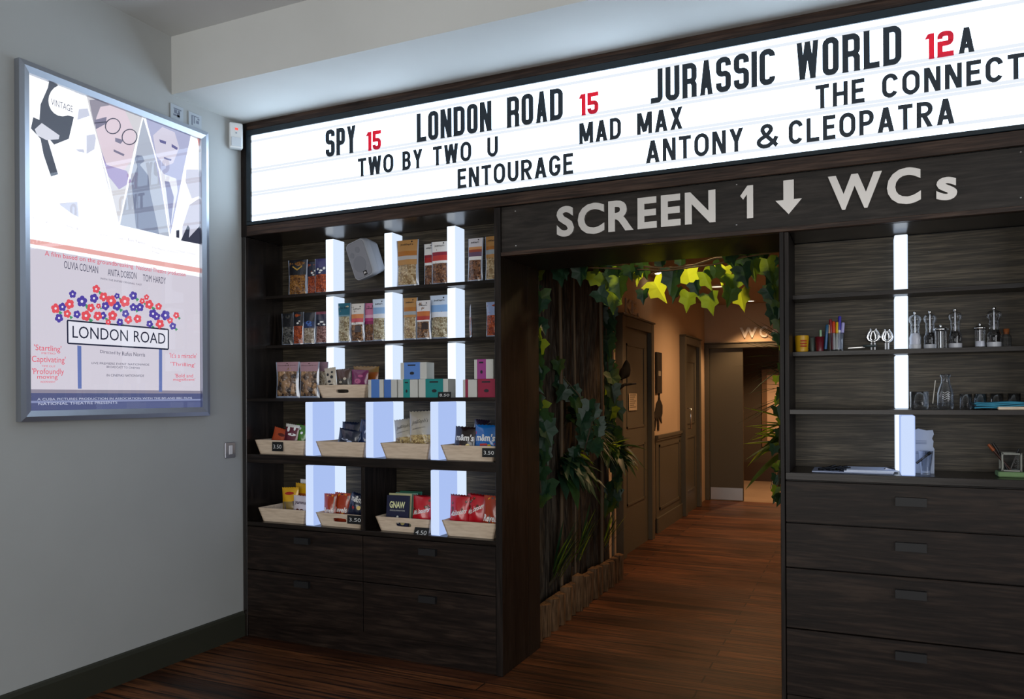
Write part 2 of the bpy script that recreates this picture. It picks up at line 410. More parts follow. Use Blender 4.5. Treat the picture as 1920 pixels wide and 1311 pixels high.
        leg(w*.27, 0, k, h); leg(w*.27, 0, w*.5, h); leg(w*.73, 0, w*.5, h); leg(w*.73, 0, w-k, h)
    elif ch == 'Y': leg(w/2, h*.45, k, h); leg(w/2, h*.45, w-k, h); st([(w/2, 0), (w/2, h*.48)])
    elif ch == 'X': leg(k, 0, w-k, h); leg(w-k, 0, k, h)
    elif ch == '&':
        st([(w, t*.6), (w*.34, h*.62)]+arc(w*.48, h*.78, w*.22, h*.16, 190, -20, 8)+[(w*.5, h*.54), (w*.22, h*.42)]+arc(w*.40, h*.25, w*.34, h*.19, 130, 300, 8)+[(w*.86, h*.24), (w*.98, h*.44)])
    return Q
REL = {'I': .30, '1': .42, 'W': 1.42, 'M': 1.28, 'T': .92, 'L': .88, 'E': .86, 'J': .86, 'B': .9, 'P': .95, 'A': 1.06, 'O': 1.08, '&': 1.0}
def sign_word(parent, word, x0, x1, z, h, s, tall, m, Y, gap=.24):
    if tall: gap = .19
    rel = [(.94 if (c in 'OAPE' and tall) else REL.get(c, 1.0)) for c in word]
    if tall: rel = [1.35 if c == 'W' else r for c, r in zip(word, rel)]
    k = (x1-x0)/(sum(rel)+gap*(len(word)-1)); x = x0
    for c, r in zip(word, rel):
        mb = MB()
        for i, q in enumerate(sign_letter(c, r*k, h, s, tall)):
            mb.prism([(p[0], p[1]) for p in q], (x, Y+.0003, z), (1, 0, 0), (0, 0, 1), 0.004+.00022*(i % 9))
        mb.build('letter', m, parent)
        x += (r+gap)*k


# ------------------------------------------------------------------ the setting
struct(boxo('floor', -0.3, -9.0, -0.1, 8.0, 6.95, 0.0, FLOOR))
struct(boxo('wall_left', -0.15, -9.0, 0.0, 0.0, 0.34, 3.6, WALL))
struct(boxo('ceiling', -0.15, -9.0, 3.306, 8.0, 0.48, 3.42, CEIL))
struct(boxo('trim_1', 0.0, -0.495, 3.0, 8.0, 0.48, 3.306, BEAM))           # dropped beam over the shelving
mb = MB()
mb.box(-0.15, 0.34, 0, 1.645, 0.48, 3.0); mb.box(3.04, 0.34, 0, 8.0, 0.48, 3.0); mb.box(1.645, 0.34, 2.11, 3.04, 0.48, 3.0)
struct(mb.build('wall_back', WALL))
mb = MB()
mb.prism([(0, 0), (.018, 0), (.018, .125), (.012, .14), (0, .145)], (0, -9.0, 0), (1, 0, 0), (0, 0, 1), -8.998)
struct(mb.build('baseboard_left', SAGE_DARK))
# corridor
struct(boxo('wall_corridor_left', 1.28, 0.48, 0, 1.40, 7.04, 2.62, CWALL))
struct(boxo('wall_corridor_right', 3.05, 0.48, 0, 3.17, 10.0, 2.62, CWALL))
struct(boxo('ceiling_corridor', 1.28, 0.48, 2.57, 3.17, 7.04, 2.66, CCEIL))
mb = MB()
mb.box(1.40, 6.93, 2.06, 3.05, 7.04, 2.57)
struct(mb.build('wall_corridor_end', CWALL))
mb = MB(); mb.box(1.40, 4.23, 0.0, 1.412, 5.40, 0.93); mb.box(1.40, 4.23, 0.93, 1.425, 5.40, 0.955); mb.box(1.40, 4.23, .955, 1.436, 5.40, .985)
mb.box(1.40, 4.23, 0.0, 1.43, 5.40, .15); mb.box(1.40, 4.35, .22, 1.42, 5.3, .245); mb.box(1.40, 4.35, .86, 1.42, 5.3, .885); mb.box(1.40, 4.35, .22, 1.42, 4.38, .885); mb.box(1.40, 5.27, .22, 1.42, 5.3, .885)
struct(mb.build('trim_2', SAGE))                                          # wainscot with chair rail
def door_leaf(name, y0, y1, ztop, panel):
    d = MB().box(1.40, y0, 0, 1.425, y1, ztop)
    for a, b in panel:
        d.box(1.425, y0+.14, a, 1.433, y1-.14, a+.018); d.box(1.425, y0+.14, b-.018, 1.433, y1-.14, b)
        d.box(1.425, y0+.14, a, 1.433, y0+.158, b); d.box(1.425, y1-.158, a, 1.433, y1-.14, b)
    o = struct(d.build(name, SAGE))
    f = MB(); f.box(1.40, y0-.10, 0, 1.466, y0, ztop+.09); f.box(1.40, y1, 0, 1.466, y1+.10, ztop+.09); f.box(1.40, y0, ztop, 1.466, y1, ztop+.09)
    f.box(1.40, y0-.11, ztop+.09, 1.48, y1+.11, ztop+.105)
    f.build('door_frame', SAGE, o, 0.004)
    return o
d1 = door_leaf('door_1', 2.98, 3.86, 1.99, [(.42, .95), (1.1, 1.85)])
d1.children[0].name = 'door_frame'
d2 = door_leaf('door_2', 5.50, 6.25, 1.98, [(.25, .9), (1.05, 1.8)])
h = MB(); h.tube([(1.425, 5.62, 1.0), (1.48, 5.62, 1.0), (1.48, 5.62, 1.235), (1.425, 5.62, 1.235)], .009, 10); h.build('door_handle', CHROME, d2)
# double door at the corridor's end, left leaf shut
mb = MB(); mb.box(1.46, 6.95, .005, 1.888, 6.99, 2.0)
d3 = struct(mb.build('door_3', SAGE, None, .003))
boxo('kick_plate', 1.47, 6.944, .012, 1.88, 6.95, .17, STEEL, d3)
f = MB(); f.box(1.40, 6.91, 0, 1.46, 7.04, 2.06); f.box(1.46, 6.91, 2.0, 3.05, 7.04, 2.06); f.box(1.385, 6.90, 2.06, 3.05, 6.93, 2.075)
f.build('door_frame', SAGE, d3, .004)
# the lobby beyond
TILE = plaster('pale_stone_tile', (.40, .29, .20), rough=.3, s=.12)
struct(boxo('floor_lobby', 1.0, 6.95, -.1, 3.17, 10.2, -.002, TILE))
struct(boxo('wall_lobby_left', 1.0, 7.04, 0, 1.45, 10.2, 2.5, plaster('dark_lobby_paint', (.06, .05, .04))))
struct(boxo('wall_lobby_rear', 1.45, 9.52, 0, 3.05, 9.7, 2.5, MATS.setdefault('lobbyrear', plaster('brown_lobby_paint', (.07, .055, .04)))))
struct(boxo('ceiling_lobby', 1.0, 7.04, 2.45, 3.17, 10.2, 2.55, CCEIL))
struct(MB().box(1.45, 9.50, 0, 2.0, 9.52, .30).build('baseboard_lobby', pm((.05, .03, .02), .5)))

t = thing('framed_picture', 'pale panel in a wooden frame glowing in the far lobby beyond the double door', 'picture', (2.45, 9.5, .55))
boxo('panel', -.54, -.012, .02, .54, 0, 1.15, pm((.62, .44, .30), .6), t)
f = MB(); f.box(-.62, -.03, 0, -.54, 0, 1.25); f.box(.54, -.03, 0, .62, 0, 1.25); f.box(-.54, -.03, 1.15, .54, 0, 1.25); f.box(-.54, -.03, 0, .54, 0, .02)
f.build('frame', pm((.16, .09, .04), .5), t, .004)
t = thing('side_table', 'small table with thin chrome legs in the lobby beyond the double door', 'table', (2.36, 8.75, 0))
boxo('table_top', -.26, -.2, .43, .26, .2, .45, pm((.30, .28, .22), .3), t, .004)
for sx in (-1, 1):
    for sy in (-1, 1):
        MB().tube([(sx*.2, sy*.15, .43), (sx*.30, sy*.22, 0)], .009, 8).build('leg', CHROME, t)

# ------------------------------------------------------------------ left shelving unit
PX0, PX1 = 0.004, 1.683
t = thing('shelving_unit', 'tall dark oak shelving unit with glowing white dividers, full of snacks, left of the corridor', 'shelving unit')
LU = t
boxo('side_panel', PX0, 0, 0, .035, .335, 2.335, OAK_GLOSS_V, t, .0015)
boxo('side_panel', 1.648, 0, 0, 1.683, .335, 2.335, OAK_V, t, .0015)
boxo('opening_panel', 1.655, .336, 0, 1.683, .49, 2.09, BLACKV, t)
boxo('back_panel', .035, .318, .12, 1.648, .334, 2.335, OAK_BACK, t)
boxo('top_panel', .035, .004, 2.336, 1.648, .334, 2.36, OAK_GLOSS, t)
boxo('left_strip', PX0, 0, 2.336, .05, .06, 2.998, OAK_V, t)
SH = {1: 2.007, 2: 1.709, 3: 1.390}
for k, z in SH.items(): boxo('shelf', .035, (.004 if k == 3 else .17), z-.018, 1.648, .318, z, OAK_TOP, t, .001)
boxo('counter', .035, .0, 1.016, 1.648, .318, 1.065, OAK_TOP, t, .002)
boxo('lower_shelf', .035, .0, .648, 1.648, .318, .672, OAK_TOP, t, .002)
boxo('partition', .836, .004, .672, .862, .318, 1.016, OAK_V, t, .001)
boxo('plinth', .035, .012, 0, 1.648, .03, .120, OAK, t)
boxo('carcass', .035, .022, .120, 1.648, .318, .648, BLACKV, t)
def drawer(par, x0, x1, z0, z1, hx, hz, hw=.10):
    d = MB().box(x0, 0, z0, x1, .020, z1).build('drawer', OAK, par, .0015)
    h = MB(); h.box(hx-hw/2, -.022, hz+.012, hx+hw/2, 0, hz+.017); h.box(hx-hw/2, -.022, hz-.017, hx+hw/2, -.017, hz+.012)
    h.box(hx-hw/2, -.017, hz-.017, hx-hw/2+.004, 0, hz+.012); h.box(hx+hw/2-.004, -.017, hz-.017, hx+hw/2, 0, hz+.012)
    h.box(hx-hw/2+.004, -.004, hz-.017, hx+hw/2-.004, 0, hz+.012)
    h.build('handle', IRON, d)
for (x0, x1, hx) in ((.037, .846, None), (.851, 1.646, None)):
    for (z0, z1, py) in ((.396, .643, 0), (.123, .391, 1)):
        p = onY([564.5, 800][x0 > .5], [[1015, 1096.5], [1036, 1125]][x0 > .5][py], -.02)
        drawer(t, x0, x1, z0, z1, p.x, p.z)
LEDB = em((.80, .89, 1.0), 1.25, 'lit_acrylic_box'); LEDS = em((.70, .82, 1.0), 1.0, 'lit_acrylic_side')
LEDF = em((.62, .74, 1.0), .98, 'lit_acrylic_fin_front'); LEDFS = em((.46, .60, 1.0), .88, 'lit_acrylic_fin')  # fins emit by themselves; the box's weakening light is put into their colour
def column(par, x0, x1, z0, z1, deep, dx=0.0):
    c = MB().box(x0, .212, z0+.001, x1, .317, z1-.004, [0, 0, 1, 0, 0, 0])
    c.m = [1, 1, 0, 1, 1, 1]
    o = c.build('light_column', [LEDB, LEDS], par, .003)
    if deep:
        f = MB().box(x0+dx, .016, z0+.0005, x1+dx, .211, z1-.004); f.m = [1, 1, 0, 1, 1, 1]
        f.build('diffuser', [LEDF, LEDFS], o, .003)
CX_ = [(.447, .505), (.856, .912), (1.261, 1.315)]
for (a, b) in CX_:
    column(t, a, b, 2.007, 2.325, False); column(t, a, b, 1.709, 1.989, False); column(t, a, b, 1.390, 1.691, False)
    column(t, a+.004, b+.002, 1.065, 1.372, True)
for (a, b) in (CX_[0], CX_[2]): column(t, a+.004, b+.004, .672, 1.016, True)

# ------------------------------------------------------------------ right shelving unit
t = thing('shelving_unit', 'dark oak shelving unit with four wide drawers and glassware, right of the corridor', 'shelving unit')
RU = t
boxo('side_panel', 2.998, 0, 0, 3.016, .335, 2.09, OAK_V, t, .0015)
boxo('inner_panel', 3.018, .002, 1.066, 3.036, .335, 2.088, OAK_V, t, .001)
boxo('opening_panel', 2.998, .336, 0, 3.03, .49, 2.09, BLACKV, t)
boxo('back_panel', 3.036, .318, 1.0, 5.0, .334, 2.088, OAK_BACK, t)
boxo('divider', 3.958, .0, 0, 3.994, .318, 2.088, OAK_V, t, .001)
boxo('side_panel', 4.965, 0, 0, 5.0, .335, 2.09, OAK_V, t)
RS3 = onY(1690, 768.6, .004).z
for z in (1.838, 1.586, RS3):
    boxo('shelf', 3.036, (.004 if z == RS3 else .17), z-.02, 3.958, .318, z, OAK_TOP, t, .001)
    boxo('shelf', 3.994, (.004 if z == RS3 else .17), z-.02, 4.965, .318, z, OAK_TOP, t, .001)
boxo('counter', 3.018, .0, 1.034, 4.965, .318, 1.066, OAK_TOP, t, .002)
boxo('carcass', 3.02, .022, .02, 4.965, .318, 1.033, BLACKV, t)
zs = [1.031, .853, .662, .404, .12]
hz = [942, 1027, 1116.5, 1233]
for i in range(4):
    p = onY(1708, hz[i], -.02)
    drawer(t, 3.019, 3.957, zs[i+1]+.0025, zs[i]-.0025, p.x, p.z, .112)
    drawer(t, 3.995, 4.964, zs[i+1]+.0025, zs[i]-.0025, 4.48, p.z, .112)
boxo('plinth', 3.02, .012, 0, 4.965, .02, .115, OAK, t)
for (a, b, dx) in ((3.446, 3.497, .014), (4.43, 4.48, .014)):
    column(t, a, b, 1.838, 2.080, False); column(t, a, b, 1.586, 1.818, False); column(t, a, b, RS3, 1.566, False)
    column(t, a, b, 1.066, RS3-.02, True, dx)

# ------------------------------------------------------------------ fascia over the corridor: SCREEN 1 and WCs
t = thing('direction_sign', 'dark oak fascia board with silver letters pointing to screen and toilets, above the corridor opening', 'sign')
boxo('board', 1.684, .012, 2.112, 5.0, .034, 2.336, OAK_FASCIA, t)
boxo('lower_trim', 1.684, .0, 2.091, 5.0, .030, 2.111, OAK_TRIM, t, .0015)
boxo('soffit_board', 1.684, .035, 2.091, 3.0, .49, 2.109, BLACKV, t)
boxo('soffit_board', 3.0, .035, 2.091, 5.0, .334, 2.104, OAK_GLOSS, t)
def metal_word(par, s, x0, x1, z, h, name='letter', rel=None, xh=None):
    gl = [glyphs(c, .034)[2] for c in s]; ws = [g[1]-g[0] for g in gl]; gap = .10
    k = (x1-x0)/(sum(ws)+gap*(len(s)-1)); x = x0; H = glyphs('H', .034)[2]; kz = h/(H[3]-H[2])
    for c, g, wd in zip(s, gl, ws):
        m = MB(); hh = (g[3]-g[2])*kz; zz = z+(g[2]-H[2])*kz
        write(m, c, (0, .012, 0), (1, 0, 0), (0, 0, 1), x, x+wd*k, zz, zz+hh, .012, 0, .034, 4)
        m.build(name, LETTER, par); x += (wd+gap)*k
LETTER = pm((.68, .65, .62), .42, .85, name='brushed_aluminium')
metal_word(t, 'SCREEN', 1.982, 2.732, 2.160, .143)
MB().prism([(.0, .100), (.030, .142), (.054, .142), (.054, 0), (.028, 0), (.028, .104), (.012, .083)], (2.838, .012, 2.162), (1, 0, 0), (0, 0, 1), .012).build('numeral', LETTER, t)
metal_word(t, 'WC', 3.192, 3.535, 2.160, .143)
metal_word(t, 's', 3.589, 3.661, 2.160, .128)
MB().prism([(-.021, .145), (-.021, .062), (-.053, .062), (0, 0), (.053, .062), (.021, .062), (.021, .145)], (3.037, .012, 2.163), (1, 0, 0), (0, 0, 1), .012).build('arrow', LETTER, t)
for px, py in ((966, 396), (967, 461), (1381, 346), (1381, 422), (1914, 285), (1914, 371)):
    p = onY(px, py, .01); MB().lathe([(.0, .004), (.003, .0035), (.0045, 0)], seg=10, T=Matrix.Translation((p.x, .012, p.z)) @ Matrix.Rotation(PI/2, 4, 'X')).build('screw', STEEL, t)

# ------------------------------------------------------------------ cinema lightbox
t = thing('cinema_lightbox', 'long glowing white cinema lightbox with black and red film titles, above the shelving', 'sign')
MQX = 5.0
f = MB(); f.box(.052, -.011, 2.398, MQX, .06, 2.418); f.box(.052, -.011, 2.917, MQX, .06, 2.951); f.box(.052, -.011, 2.418, .087, .06, 2.917); f.box(MQX-.035, -.011, 2.418, MQX, .06, 2.917)
f.build('frame', pm((.010, .018, .024), .32, 0, .5, name='blue_black_frame'), t, .002)
boxo('housing', .052, .061, 2.38, MQX, .12, 2.96, BLACKV, t)  # unseen backing added to stop light leaking down behind the panel
boxo('lower_board', .052, -.008, 2.337, MQX, .003, 2.396, OAK_TRIM, t, .002)
boxo('upper_board', .052, -.004, 2.953, MQX, .06, 2.998, OAK_TRIM, t, .002)
boxo('light_panel', .087, -.001, 2.418, MQX-.035, .05, 2.917, em((.64, .81, 1.0), 5.0, 'opal_light_panel'), t)
r = MB()
for z in (2.452, 2.571, 2.587, 2.705, 2.722, 2.885): r.box(.088, -.0035, z-.007, MQX-.036, -.001, z+.007)
r.build('letter_track', em((.86, .92, 1.0), 0.97, 'track'), t)
for x in (.9, 2.41, 3.91): boxo('panel_joint', x, -.003, 2.418, x+.003, -.001, 2.917, em((.90, .94, 1.0), 0.95, 'track2'), t)
INK = pm((.018, .028, .040), .45, name='black_letter'); RED, n, l, b = newmat('red_translucent_letter')
b.inputs['Base Color'].default_value = (.75, .015, .06, 1)
_t = n.new('ShaderNodeBsdfTranslucent'); _t.inputs[0].default_value = (1.0, .012, .075, 1); _m = n.new('ShaderNodeMixShader'); _m.inputs[0].default_value = .30
l.new(b.outputs[0], _m.inputs[1]); l.new(_t.outputs[0], _m.inputs[2]); l.new(_m.outputs[0], n['Material Output'].inputs[0])
LET = [('SPY', .622, .823, 2.722, .148, 1, INK), ('15', .900, .984, 2.719, .101, 1, RED), ('LONDON', 1.207, 1.640, 2.722, .148, 1, INK),
       ('ROAD', 1.725, 2.020, 2.721, .150, 1, INK), ('15', 2.110, 2.197, 2.722, .101, 1, RED), ('JURASSIC', 2.447, 2.986, 2.725, .152, 1, INK),
       ('WORLD', 3.070, 3.469, 2.723, .155, 1, INK), ('12', 3.560, 3.651, 2.722, .100, 1, RED), ('A', 3.668, 3.721, 2.724, .098, 0, INK),
       ('TWO', .836, 1.062, 2.587, .098, 0, INK), ('BY', 1.118, 1.240, 2.587, .098, 0, INK), ('TWO', 1.303, 1.526, 2.587, .098, 0, INK), ('U', 1.616, 1.675, 2.590, .098, 0, INK),
       ('MAD', 2.102, 2.306, 2.588, .098, 0, INK), ('MAX', 2.382, 2.590, 2.592, .098, 0, INK), ('THE', 3.146, 3.333, 2.590, .098, 0, INK), ('CONNECTION', 3.397, 4.066, 2.593, .096, 0, INK),
       ('ENTOURAGE', 1.447, 2.070, 2.453, .099, 0, INK), ('ANTONY', 2.423, 2.853, 2.456, .101, 0, INK), ('&', 2.912, 2.992, 2.456, .099, 0, INK), ('CLEOPATRA', 3.039, 3.652, 2.456, .100, 0, INK)]
for wd, x0, x1, z, h, tall, m in LET:
    sign_word(t, wd, x0, x1, z, h, .0235 if (tall and h > .12) else (.019 if tall else .0168), tall, m, -.0036)

# ------------------------------------------------------------------ left wall: poster lightbox, plates, sensor, switch
t = thing('poster_lightbox', 'aluminium poster lightbox glowing with two film posters on the left wall', 'poster')
y0, y1, z0, z1 = -1.331, -.275, 1.297, 2.861
iy0, iy1, iz0, iz1 = -1.284, -.322, 1.344, 2.813
f = MB()
O4 = [(y0, z0), (y1, z0), (y1, z1), (y0, z1)]; I4 = [(iy0, iz0), (iy1, iz0), (iy1, iz1), (iy0, iz1)]
for i in range(4):
    a, b = O4[i], O4[(i+1) % 4]; c, d = I4[(i+1) % 4], I4[i]
    am = ((a[0]*.55+d[0]*.45), (a[1]*.55+d[1]*.45)); bm_ = ((b[0]*.55+c[0]*.45), (b[1]*.55+c[1]*.45))
    f.face([(.001, *a), (.001, *b), (.034, *b), (.034, *a)])
    f.face([(.034, *a), (.034, *b), (.038, *bm_), (.038, *am)]); f.face([(.038, *am), (.038, *bm_), (.030, *c), (.030, *d)])
    f.face([(.030, *d), (.030, *c), (.012, *c), (.012, *d)])
f.build('frame', ALU, t)
boxo('back_tray', .0005, iy0-.01, iz0-.01, .010, iy1+.01, iz1+.01, ALU, t)
SPLIT = onX(211, 487, .02).z
PK = 1.0
def pz(px, py, d): return onX(px, py, .0105+d*.0004)
UPB = boxo('upper_poster', .0102, iy0, SPLIT+.008, .0105, iy1, iz1, em((.93, .95, 1.0), 1.35, 'backlit_white'), t)
LOB = boxo('lower_poster', .0102, iy0, iz0, .0105, iy1, SPLIT-.008, em('d5d0dd', 1.0), t)
boxo('gap_strip', .0102, iy0, SPLIT-.008, .0104, iy1, SPLIT+.008, em((.9, .94, 1.0), 1.2, 'lit_gap'), t)
def pic(par, name, col, polys, lay, s=1.0):
    m = MB()
    for P in polys: m.face([tuple(pz(x, y, lay)) for x, y in P])
    return m.build(name, em(col, s), par)
def zz(L, oy=80): return [(x/3.45, oy+y/3.45) for x, y in L]
def oval(cx, cy, rx, ry, n=20, rot=0.0):
    c, s = math.cos(rot), math.sin(rot)
    return [(cx+rx*math.cos(2*PI*i/n)*c-ry*math.sin(2*PI*i/n)*s, cy+rx*math.cos(2*PI*i/n)*s+ry*math.sin(2*PI*i/n)*c) for i in range(n)]
pic(UPB, 'dark_figure', '59606e', [zz([(310, 290), (320, 235), (375, 258), (372, 300), (330, 330), (350, 450), (478, 480), (445, 622), (350, 660), (300, 600), (376, 852), (330, 866), (282, 725), (262, 622), (200, 555), (215, 482), (255, 500), (262, 400)])], 1)
pic(UPB, 'pale_hand', 'dfe2ee', [zz([(225, 560), (270, 520), (385, 600), (380, 625), (300, 630), (240, 600)])], 2)
pic(UPB, 'round_badge', (.95, .97, 1.0), [zz(oval(405, 375, 92, 102))], 3, 1.4)
m = MB(); q = pz(330/3.45, 80+385/3.45, 4); e = pz(470/3.45, 80+405/3.45, 4)
write(m, 'VINTAGE', (q.x, 0, 0), (0, 1, 0), (0, 0, 1), q.y, e.y, q.z-.012, q.z+.018); m.build('badge_text', em('6a6f84', 1.0), UPB)
pic(UPB, 'woman_shade', 'd4d9ec', [zz([(510, 430), (570, 425), (590, 470), (500, 500)]), zz([(490, 690), (540, 690), (548, 712), (510, 706)]), zz([(560, 600), (625, 590), (610, 690), (560, 720)]), zz([(385, 1040), (500, 1030), (510, 1130), (470, 1110), (390, 1052)])], 1)
pic(UPB, 'portrait_ground', 'd9d8de', [zz([(560, 345), (925, 470), (770, 1170), (690, 900)])], 1)
pic(UPB, 'portrait_face', 'e6d6e2', [zz([(590, 420), (680, 380), (800, 420), (880, 600), (850, 760), (800, 830), (700, 820), (640, 640)])], 2)
pic(UPB, 'portrait_hair', '9b98a8', [zz([(578, 370), (680, 365), (740, 400), (650, 415), (625, 480), (612, 540), (590, 440)])], 3)
pic(UPB, 'portrait_neck', 'a99bc8', [zz([(655, 700), (690, 790), (820, 830), (850, 900), (770, 950), (690, 850)])], 3)
m = MB()
for cx, cy in ((730, 540), (838, 610)):
    P = zz(oval(cx, cy, 48, 50, 18, .5)); m.tube([tuple(pz(x, y, 6)) for x, y in P], .0024, 5, 0, True)
m.tube([tuple(pz(x/3.45, 80+y/3.45, 6)) for x, y in ((612, 520), (690, 512))], .0024, 5)
m.build('portrait_spectacles', em('4c4d63', 1.0), UPB)
pic(UPB, 'portrait_shadow', '86839c', [zz([(612, 500), (690, 480), (685, 525), (620, 560)]), zz([(745, 615), (800, 630), (780, 655), (745, 640)]), zz([(735, 690), (805, 722), (800, 735), (735, 705)])], 4)
pic(UPB, 'street_triangle', 'b9c1d2', [zz([(925, 480), (1040, 860), (1095, 1255), (775, 1180), (870, 760)])], 1)
pic(UPB, 'hat_figure', '8089a3', [zz([(870, 750), (885, 728), (920, 732), (935, 765), (905, 790), (960, 860), (970, 960), (1030, 1240), (880, 1200), (850, 900), (890, 800)])], 2)
pic(UPB, 'blue_triangle', 'b6badb', [zz([(942, 478), (1235, 588), (1200, 800), (1100, 1250), (1020, 850)])], 3)
pic(UPB, 'second_face', 'dcd8ea', [zz([(990, 600), (1050, 545), (1130, 580), (1160, 680), (1120, 780), (1070, 800), (1010, 730)])], 4)
pic(UPB, 'second_shirt', 'eceef8', [zz([(1025, 800), (1060, 850), (1140, 880), (1150, 960), (1100, 1210), (1040, 900)])], 4)
pic(UPB, 'second_tie', '9599be', [zz([(1065, 895), (1095, 900), (1125, 1000), (1103, 1200), (1075, 960)])], 5)
pic(UPB, 'second_features', '6f6fa0', [zz([(1030, 625), (1075, 640), (1072, 658), (1035, 645)]), zz([(1110, 655), (1150, 680), (1145, 695), (1110, 675)]), zz([(1060, 740), (1110, 755), (1105, 765), (1062, 752)])], 5)
pic(UPB, 'last_figure', 'cfcfe0', [zz([(1205, 820), (1285, 820), (1298, 990), (1240, 1010), (1200, 900)]), zz([(1180, 1190), (1225, 1050), (1298, 1000), (1298, 1250), (1180, 1275)])], 2)
pic(UPB, 'last_sleeve', '3f4254', [zz([(1170, 1280), (1215, 1180), (1228, 1200), (1222, 1262), (1298, 1180), (1298, 1305)]), zz([(1140, 1215), (1160, 1210), (1160, 1265), (1140, 1260)])], 3)
pic(UPB, 'red_corner', 'e8a8a8', [zz([(1275, 615), (1298, 622), (1298, 740)])], 2)
m = MB()
for P in ([(545, 330), (690, 850), (768, 1185)], [(925, 478), (865, 720), (770, 1185)], [(935, 478), (1030, 830), (1100, 1262)], [(1240, 590), (1195, 800), (1103, 1262)]):
    m.tube([tuple(pz(x/3.45, 80+y/3.45, 5)) for x, y in P], .0034, 4)
m.build('white_divisions', em((.95, .97, 1.0), 1.3), UPB)
pic(UPB, 'bottom_stripe', 'eeb4b0', [[(43.5, 446), (376.5, 503), (376.5, 512), (43.5, 455)]], 2)
m = MB()
for x, y, s in ((60, 413, 'Thursday'), (125, 427, 'Singing Day'), (187, 442, 'Something More'), (240, 452, 'Film Twists'), (285, 467, 'The Mayor of Honour'), (285, 475, 'Today'), (330, 472, 'Vintage Sundays')):
    a = pz(x, y, 3); write(m, s, (a.x, 0, 0), (0, 1, 0), (0, 0, 1), a.y, a.y+.009*len(s), a.z, a.z+.013)
m.build('programme_text', em('c9c4ce', 1.0), UPB)
# lower poster
pic(LOB, 'pavement', '565d85', [[(45, 737), (377, 738), (377, 768), (45, 777)]], 1)
pic(LOB, 'kerb_line', '8a93bb', [[(45, 752), (377, 748), (377, 751), (45, 756)]], 2)
pic(LOB, 'wall_foot', '8f8a9c', [[(45, 730), (377, 733), (377, 738), (45, 737)]], 1)
pic(LOB, 'sign_post', '6678b4', [[(145, 648), (152.5, 649), (153, 729), (146, 729)], [(298, 655), (304, 655), (304, 735), (298, 735)]], 2)
pic(LOB, 'sign_border', '23273d', [[(126.5, 599.3), (315, 616.5), (317, 619), (317, 654), (315, 656.5), (128, 645.3), (125.8, 643), (125, 602)]], 3)
pic(LOB, 'sign_plate', 'e6e6f2', [[(128, 602.3), (314.5, 619.3), (314.5, 653.5), (128.5, 642.5)]], 4)
def ptext(par, nm, col, rows, lay=5):
    m = MB()
    for s, xl, yl, xr, yr, h in rows:
        a, b = pz(xl, yl, lay), pz(xr, yr, lay)
        U = Vector((0, 0, 1)); R = (b-a).normalized(); N = R.cross(U)
        write(m, s, a, R, U, 0, (b-a).length, 0, h, 0)
    m.build(nm, em(col, 1.0), par)
ptext(LOB, 'sign_lettering', '20243a', [('LONDON', 136, 633.5, 240, 640.5, .056), ('ROAD', 251, 641.2, 310, 645.5, .056)])
ptext(LOB, 'red_text', 'e0566c', [('A film based on the groundbreaking', 84, 482, 250, 506, .028), ('National Theatre production', 256, 508, 348, 521, .028),
      ("'Startling'", 64, 660, 115, 663, .034), ('METRO', 78, 664, 104, 665, .008), ("'Captivating'", 57, 682, 123, 684, .036), ('TIME OUT', 78, 688, 104, 689, .008), ("'Profoundly", 60, 705, 120, 705, .034), ("moving'", 70, 713, 110, 713, .026), ('INDEPENDENT', 76, 718, 104, 718, .008),
      ("'It's a miracle'", 318, 671, 369, 672, .026), ("'Thrilling'", 320, 688, 366, 690, .026), ("'Bold and", 328, 708, 362, 708, .020), ("magnificent'", 325, 716, 366, 716, .020)])
ptext(LOB, 'dark_text', '4b4b62', [('OLIVIA COLMAN', 120, 503, 184, 513, .034), ('ANITA DOBSON', 202, 517, 256, 524, .034), ('TOM HARDY', 268, 527, 311, 533, .034), ('WITH THE ENTIRE ORIGINAL CAST', 188, 524, 266, 536, .009),
      ('Directed by', 188, 664, 226, 667, .020), ('Rufus Norris', 229, 667, 272, 669, .020), ('LIVE PREMIERE EVENT NATIONWIDE', 172, 683, 280, 686, .010), ('BROADCAST TO CINEMAS', 200, 690, 262, 692, .010), ('IN CINEMAS NATIONWIDE', 200, 706, 270, 707, .012)])
ptext(LOB, 'pale_credits', 'c9cfe8', [('A CUBA PICTURES PRODUCTION IN ASSOCIATION WITH THE BFI AND BBC FILMS', 70, 751, 360, 748, .010), ('NATIONAL THEATRE PRESENTS', 72, 760, 220, 757, .012)], 3)
FL = [(470, 385, 24), (622, 352, 25), (450, 450, 30), (360, 478, 30), (404, 468, 26), (435, 512, 25), (382, 540, 27), (530, 432, 34), (608, 412, 28), (670, 402, 28), (718, 428, 34), (757, 397, 18), (588, 474, 26), (637, 462, 16), (682, 462, 26), (755, 462, 28), (808, 432, 34), (862, 395, 26), (498, 516, 24), (556, 525, 32), (632, 526, 28), (665, 524, 24), (728, 524, 30), (812, 512, 24), (830, 550, 26), (776, 566, 22), (700, 566, 18), (862, 470, 24), (905, 470, 26), (920, 430, 18), (948, 405, 17), (965, 452, 28), (1026, 465, 22), (990, 512, 28), (1014, 530, 24), (1070, 522, 30), (1100, 555, 20), (1118, 592, 22), (1034, 578, 28), (968, 578, 22), (890, 545, 26), (1140, 522, 20)]
rose, blue, leafg, heart = MB(), MB(), MB(), MB()
blues = {0, 4, 6, 7, 8, 11, 14, 15, 17, 18, 21, 23, 25, 27, 28, 33, 34, 35, 37, 39}
